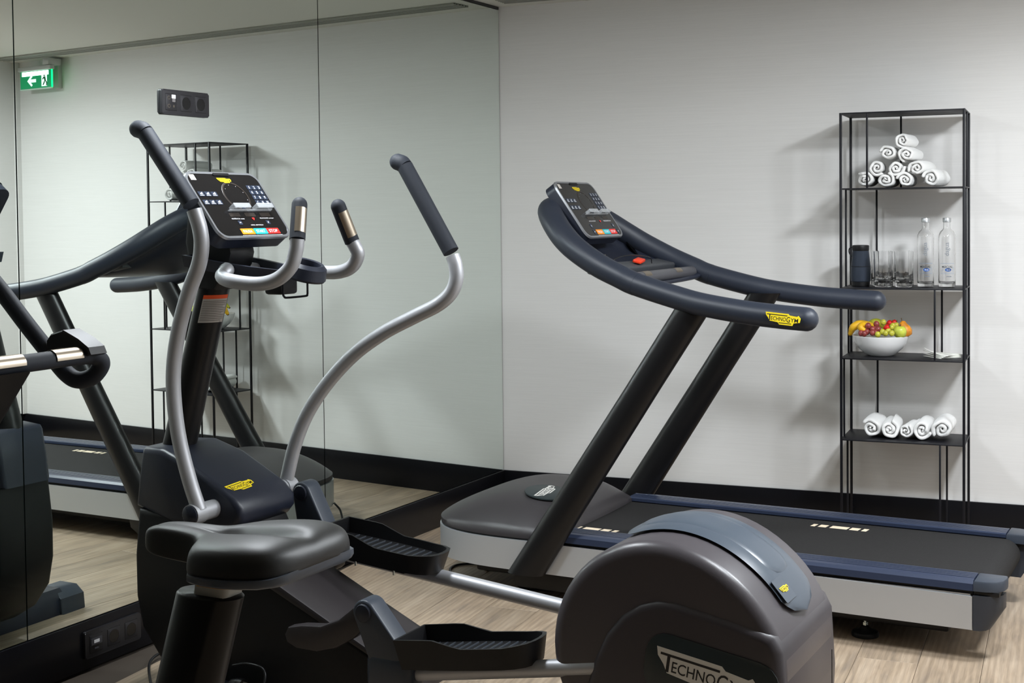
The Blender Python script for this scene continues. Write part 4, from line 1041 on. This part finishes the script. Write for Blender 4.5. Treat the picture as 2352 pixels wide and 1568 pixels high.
# half section, from the underside round to the crown: (share of half width, share of height)
hs_ = [(.0, 0), (.55, 0), (.90, .0), (.985, .06), (1.0, .22), (.985, .50), (.93, .74), (.82, .90), (.64, .975), (.42, 1.0), (.24, 1.0), (.11, .99), (.0, .98)]
b = bmesh.new(); rings = []
for dx, hw, zt_, zb_ in secs:
    ring = []; gr = .017*min(1, max(0, (dx-.03)/.02))*min(1, max(0, (.25-dx)/.08))
    half_ = [(f_*hw, zb_+(zt_-zb_)*h_-(gr if f_*hw < .0015 and h_ > .5 else (gr*.55 if f_*hw < .0148 and h_ > .5 else 0))) for f_, h_ in hs_]
    pts_ = [(-y_, z) for y_, z in half_]+[(y_, z) for y_, z in half_[-2:0:-1]]
    rings.append([b.verts.new((X0-dx, YB+y_, z)) for y_, z in pts_])
N = len(rings[0])
for A, B in zip(rings, rings[1:]):
    for k in range(N): b.faces.new((A[k], A[(k+1) % N], B[(k+1) % N], B[k]))
b.faces.new(rings[0]); b.faces.new(rings[-1][::-1])
sd = obj('saddle', from_bm(b), M_seat, bk, 180); md = sd.modifiers.new('s', 'SUBSURF'); md.levels = 2; md.render_levels = 2
b = bmesh.new(); rings = []
for dx, hw, zt_, zb_ in secs[1:10]:
    w_ = hw*1.006; rings.append([b.verts.new((X0+.0025-dx*.99, YB+y_*w_, zb_+dz)) for y_, dz in ((-.9, .006), (-1.018, .005), (-1.022, -.004), (-.96, -.009), (-.8, -.011), (.8, -.011), (.96, -.009), (1.022, -.004), (1.018, .005), (.9, .006))])
for A, B in zip(rings, rings[1:]):
    for k in range(9): b.faces.new((A[k], A[k+1], B[k+1], B[k]))
b.faces.new(rings[0]); b.faces.new(rings[-1])
obj('saddle_base', from_bm(b), M_seatrim, bk, 60)
prism('adjuster_strip', [(1.66, .803), (1.75, .806), (1.75, .803), (1.70, .7985), (1.66, .7985)], YB-.116, YB-.09, mat('adjuster_amber', (214, 150, 40), .5), bk)
# post: pale clamp block in a black sleeve that leans back to the frame
t0, t1 = ony(484, 1358, YB), ony(436, 1568, YB); dv = (t0-t1).normalized(); foot = t0-dv*((t0.z-.22)/dv.z)
b = box_bm((.072, .05, .115), None, .012, 3)
for v in b.verts:
    k = (v.co.z+.045)/.09; v.co.x += .012*k
b.transform(Matrix.Translation(t0+V((.012, 0, .02)))); obj('post_block', from_bm(b), mat('post_block_grey', (168, 166, 158), .45), bk, 50)
tq = t0-dv*.004
level_tube('post_sleeve', [foot, foot.lerp(tq, .5), tq, tq+V((0, 0, .004))], [(.068, .042), (.066, .041), (.0645, .040), (.060, .036)], M_black2, bk, 36)
# handlebar: cross bar with sensor plates, looped ends that run forward and up
xb, zb = 1.088, 1.1025
M_grip = M_rubber
def arm(sg):
    e = lambda x, y, z: V((x, YB+sg*y, z))
    f = [e(1.085, .0, 1.101), e(1.087, .10, 1.1015), e(1.09, .205, 1.102), e(1.098, .236, 1.098), e(1.098, .250, 1.082), e(1.08, .246, 1.058), e(1.055, .232, 1.050), e(1.028, .226, 1.062), e(.99, .222, 1.098), e(.93, .218, 1.156), e(.85, .214, 1.235), e(.78, .205, 1.30), e(.74, .17, 1.345), e(.73, .10, 1.365), e(.73, 0, 1.37)]
    return f
hb_ = tube('handlebar', arm(1)[::-1][:-1]+arm(-1), [.0172]*29, M_grip, bk, seg=18, n=8)
for y0, y1 in ((-.197, -.13), (-.056, .056), (.13, .197)):
    b = bmesh.new(); g = []
    for y_ in (y0, y1): g.append([b.verts.new(V((xb+.0192*math.cos(a), YB+y_, 1.1018+.0192*math.sin(a)))) for a in [math.radians(-5+12*k) for k in range(11)]])
    for k in range(10): b.faces.new((g[0][k], g[0][k+1], g[1][k+1], g[1][k]))
    obj('sensor_plate', from_bm(b), M_steel, hb_, 60)
for sg in (-1, 1):     # wedge covers over the bends
    pl = [(1.0, 1.130), (1.012, 1.143), (1.045, 1.152), (1.085, 1.136), (1.112, 1.120), (1.119, 1.106), (1.108, 1.103), (1.075, 1.118), (1.03, 1.116), (1.0, 1.106)]
    prism('bend_cover', pl, YB+sg*.222-.022, YB+sg*.222+.026, M_black, hb_, .003, 1, 25)
st = [(1.105, 1.088), (1.02, 1.088), (.74, .80), (.70, .72), (.80, .72), (.85, .78)]
prism('handlebar_stem', st, YB-.11, YB+.075, M_black, bk, .012)
console(bk, V((.90, YB, 1.26)), V((.76, YB, 1.46)), .11, 'bike') if False else None
# column, body, floor frame and cranks (below and left of the photo)
tube('front_column', [V((.78, YB, .78)), V((.66, YB, .50)), V((.60, YB, .25))], [.06, .07, .08], M_black2, bk, seg=24, n=4)
bd = [(.38, .10), (.36, .30), (.45, .47), (.66, .56), (.85, .50), (1.05, .36), (1.30, .27), (1.50, .24), (1.56, .10)]
prism('body_shell', bd, YB-.11, YB+.11, M_black, bk, .03, 4)
for x in (.42, 1.62): prism('floor_beam', [(x-.05, 0), (x-.05, .05), (x-.03, .07), (x+.03, .07), (x+.05, .05), (x+.05, 0)], YB-.27, YB+.27, M_black, bk, .005)
prism('spine_beam', [(.42, .05), (.42, .10), (1.62, .10), (1.62, .05)], YB-.05, YB+.05, M_black, bk, .005)
cr0 = V((.92, YB, .33))
for sg in (-1, 1):
    e_ = cr0+V((sg*.10, sg*.13, -sg*.12)); tube('crank', [cr0+V((0, sg*.11, 0)), e_], .014, M_slate, bk, seg=10, spline=False)
    box('pedal_block', e_+V((0, sg*.06, 0)), (.09, .10, .025), M_black, bk, .006)

# ------------------------------------------------------------------ sockets
def socket_plate(y0, y1, z0, z1, x0, label, upper):
    t = thing('socket_plate', (x0, (y0+y1)/2, z0), label, 'socket', 'triple socket plates')
    Wd, Hh_ = y1-y0, z1-z0; M = frame((x0, y0, z0), (0, 1, 0), (0, 0, 1)); g = Wd/3*.985
    plate('frame', rrect(Wd, Hh_, .006, Wd/2, Hh_/2), M, .010, M_socket, t, .004)
    for i in range(3):
        cx = Wd/2+(i-1)*Wd*.315; cy = Hh_/2
        F_ = M @ Matrix.Translation((cx, cy, .010))
        ins_ = plate('insert', rrect(.052, .052, .002), F_, .0012, M_socket, t, .0006)
        obj('insert_joint', from_bm(ring_bm(rrect(.0545, .0545, .0025), rrect(.0525, .0525, .002), F_, 0, .0003)), M_socketdark, t)
        if i > 0:
            lathe('well', [(.0205, .0014), (.0195, .0016), (.0185, -.004), (.017, -.009), (.001, -.009)], F_, M_socketdark, ins_, 28)
            for yy in (-.0175, .0175): lathe('earth_clip', [(.0022, 0), (.0022, .003), (.001, .0035)], F_ @ Matrix.Translation((0, yy, -.0035)), M_steel, ins_, 8)
            for xx in (-.0095, .0095): lathe('pin_hole', [(.0026, -.0088), (.0026, -.0083), (.001, -.0083)], F_ @ Matrix.Translation((xx, 0, 0)), M_ink, ins_, 10)
        elif upper:
            for yy in (.014, -.013): obj('jack_ring', from_bm(ring_bm(circ(.0062, -.011, yy), circ(.005, -.011, yy), F_, .001, .0018)), M_steel, ins_)
            plate('paper_tag', rrect(.018, .012, .0006, .011, .0185, 1), F_ @ Matrix.Translation((0, 0, .0014)), .0004, M_white, ins_)
            plate('data_port', rrect(.014, .012, .001, .011, .0065, 1), F_ @ Matrix.Translation((0, 0, .0012)), .0012, mat('port_grey', (96, 92, 92), .5), ins_)
            plate('mark', rrect(.004, .008, .001, .011, -.013, 1), F_ @ Matrix.Translation((0, 0, .0012)), .0006, M_steel, ins_)
        else:
            plate('data_cover', rrect(.044, .02, .001, 0, .006, 1), F_ @ Matrix.Translation((0, 0, .0012)), .0022, mat('port_cover_grey', (62, 62, 68), .45), ins_)
            plate('paper_tag', rrect(.022, .010, .0006, 0, .006, 1), F_ @ Matrix.Translation((0, 0, .0036)), .0004, M_white, ins_)
            plate('lower_latch', rrect(.016, .004, .001, 0, -.016, 1), F_ @ Matrix.Translation((0, 0, .0012)), .002, mat('port_cover_grey', (62, 62, 68), .45), ins_)
a_, b_ = onx(366, 203, .0), onx(474, 216, .0); zlo = onx(474, 271, 0).z
socket_plate(a_.y, b_.y, zlo, b_.z+.001, .0006, 'black triple socket plate mounted on the mirror', True)
a_, b_ = onx(190, 1447, .009), onx(318, 1408, .009)
socket_plate(a_.y, b_.y, .034, .118, .0086, 'black triple socket plate on the skirting under the mirror', False)

# ------------------------------------------------------------------ green exit sign on the back wall, near the right end (seen in the mirror)
S0, S1, DS = 3.206, 3.50, .10
Z0, Z1 = 2.166, 2.272
t = thing('exit_sign', wall(S0, .02, 2.13), 'lit green running-man exit sign seen reflected in the mirror', 'exit sign')
M_eg = mat('exit_green', (4, 140, 88), .4, emit=.5); M_ew = mat('exit_white', (225, 250, 238), .4, emit=.9); M_et = mat('exit_tube', (225, 255, 244), .4, emit=3.5); M_eh = mat('exit_housing', (186, 187, 182), .5)
wbox('wall_plate', 3.235, 3.285, 0, .03, 2.165, ROOM_H-.006, M_eh, t, .003)
wbox('arm', 3.206, 3.262, .03, DS+.02, 2.300, ROOM_H-.012, M_eh, t, .003)
wbox('lamp_housing', S0-.01, S1+.005, DS-.016, DS+.018, Z1, Z1+.026, M_eh, t, .004)
pnl = wbox('sign_panel', S0, S1, DS-.005, DS+.005, Z0, Z1, M_eg, t, .002)
wbox('panel_rim', S0-.002, S1+.003, DS-.007, DS+.007, Z0-.008, Z0, mat('exit_rim', (200, 230, 214), .4), t, .002)
wbox('lit_edge', S0+.02, S1-.02, DS+.0052, DS+.007, Z1-.03, Z1-.004, M_et, t, 0)
wbox('glowing_edge', S0-.006, S0-.001, DS-.006, DS+.002, Z0, Z1, mat('exit_edge_glow', (0, 190, 84), .4, emit=6), t, 0)
Ms = frame(wall(S0, DS+.0056, Z0), WD, (0, 0, 1))            # local x runs away from the corner, as one faces the wall
b = bmesh.new()
def pg(pts, z=0): b.faces.new([b.verts.new(Ms @ V((x, y, -z))) for x, y in pts])
ax0, ay0 = .225, .046                                       # arrow
pg([(ax0, ay0), (ax0-.04, ay0+.035), (ax0-.052, ay0+.025), (ax0-.034, ay0+.010), (ax0-.085, ay0+.010), (ax0-.085, ay0-.010), (ax0-.034, ay0-.010), (ax0-.052, ay0-.025), (ax0-.04, ay0-.035)])
pg([(.035, .008), (.035, .085), (.088, .085), (.088, .008)])
o = flat('sign_symbols', b, M_ew, pnl)
b = bmesh.new(); Ms = frame(wall(S0, DS+.0062, Z0), WD, (0, 0, 1))
fg = lambda pts: pg([(.235-x, y*.85) for x, y in pts])
fg([(.175+.008*math.cos(q*.628), .088+.008*math.sin(q*.628)) for q in range(10)])
fg([(.168, .078), (.184, .078), (.190, .052), (.176, .048)]); fg([(.176, .05), (.186, .052), (.176, .03), (.166, .016), (.158, .02)]); fg([(.180, .052), (.190, .05), (.202, .034), (.200, .012), (.192, .012), (.192, .032)]); fg([(.168, .076), (.172, .066), (.160, .056), (.155, .062)])
flat('running_figure', b, mat('exit_figure', (4, 96, 60), .5), pnl)
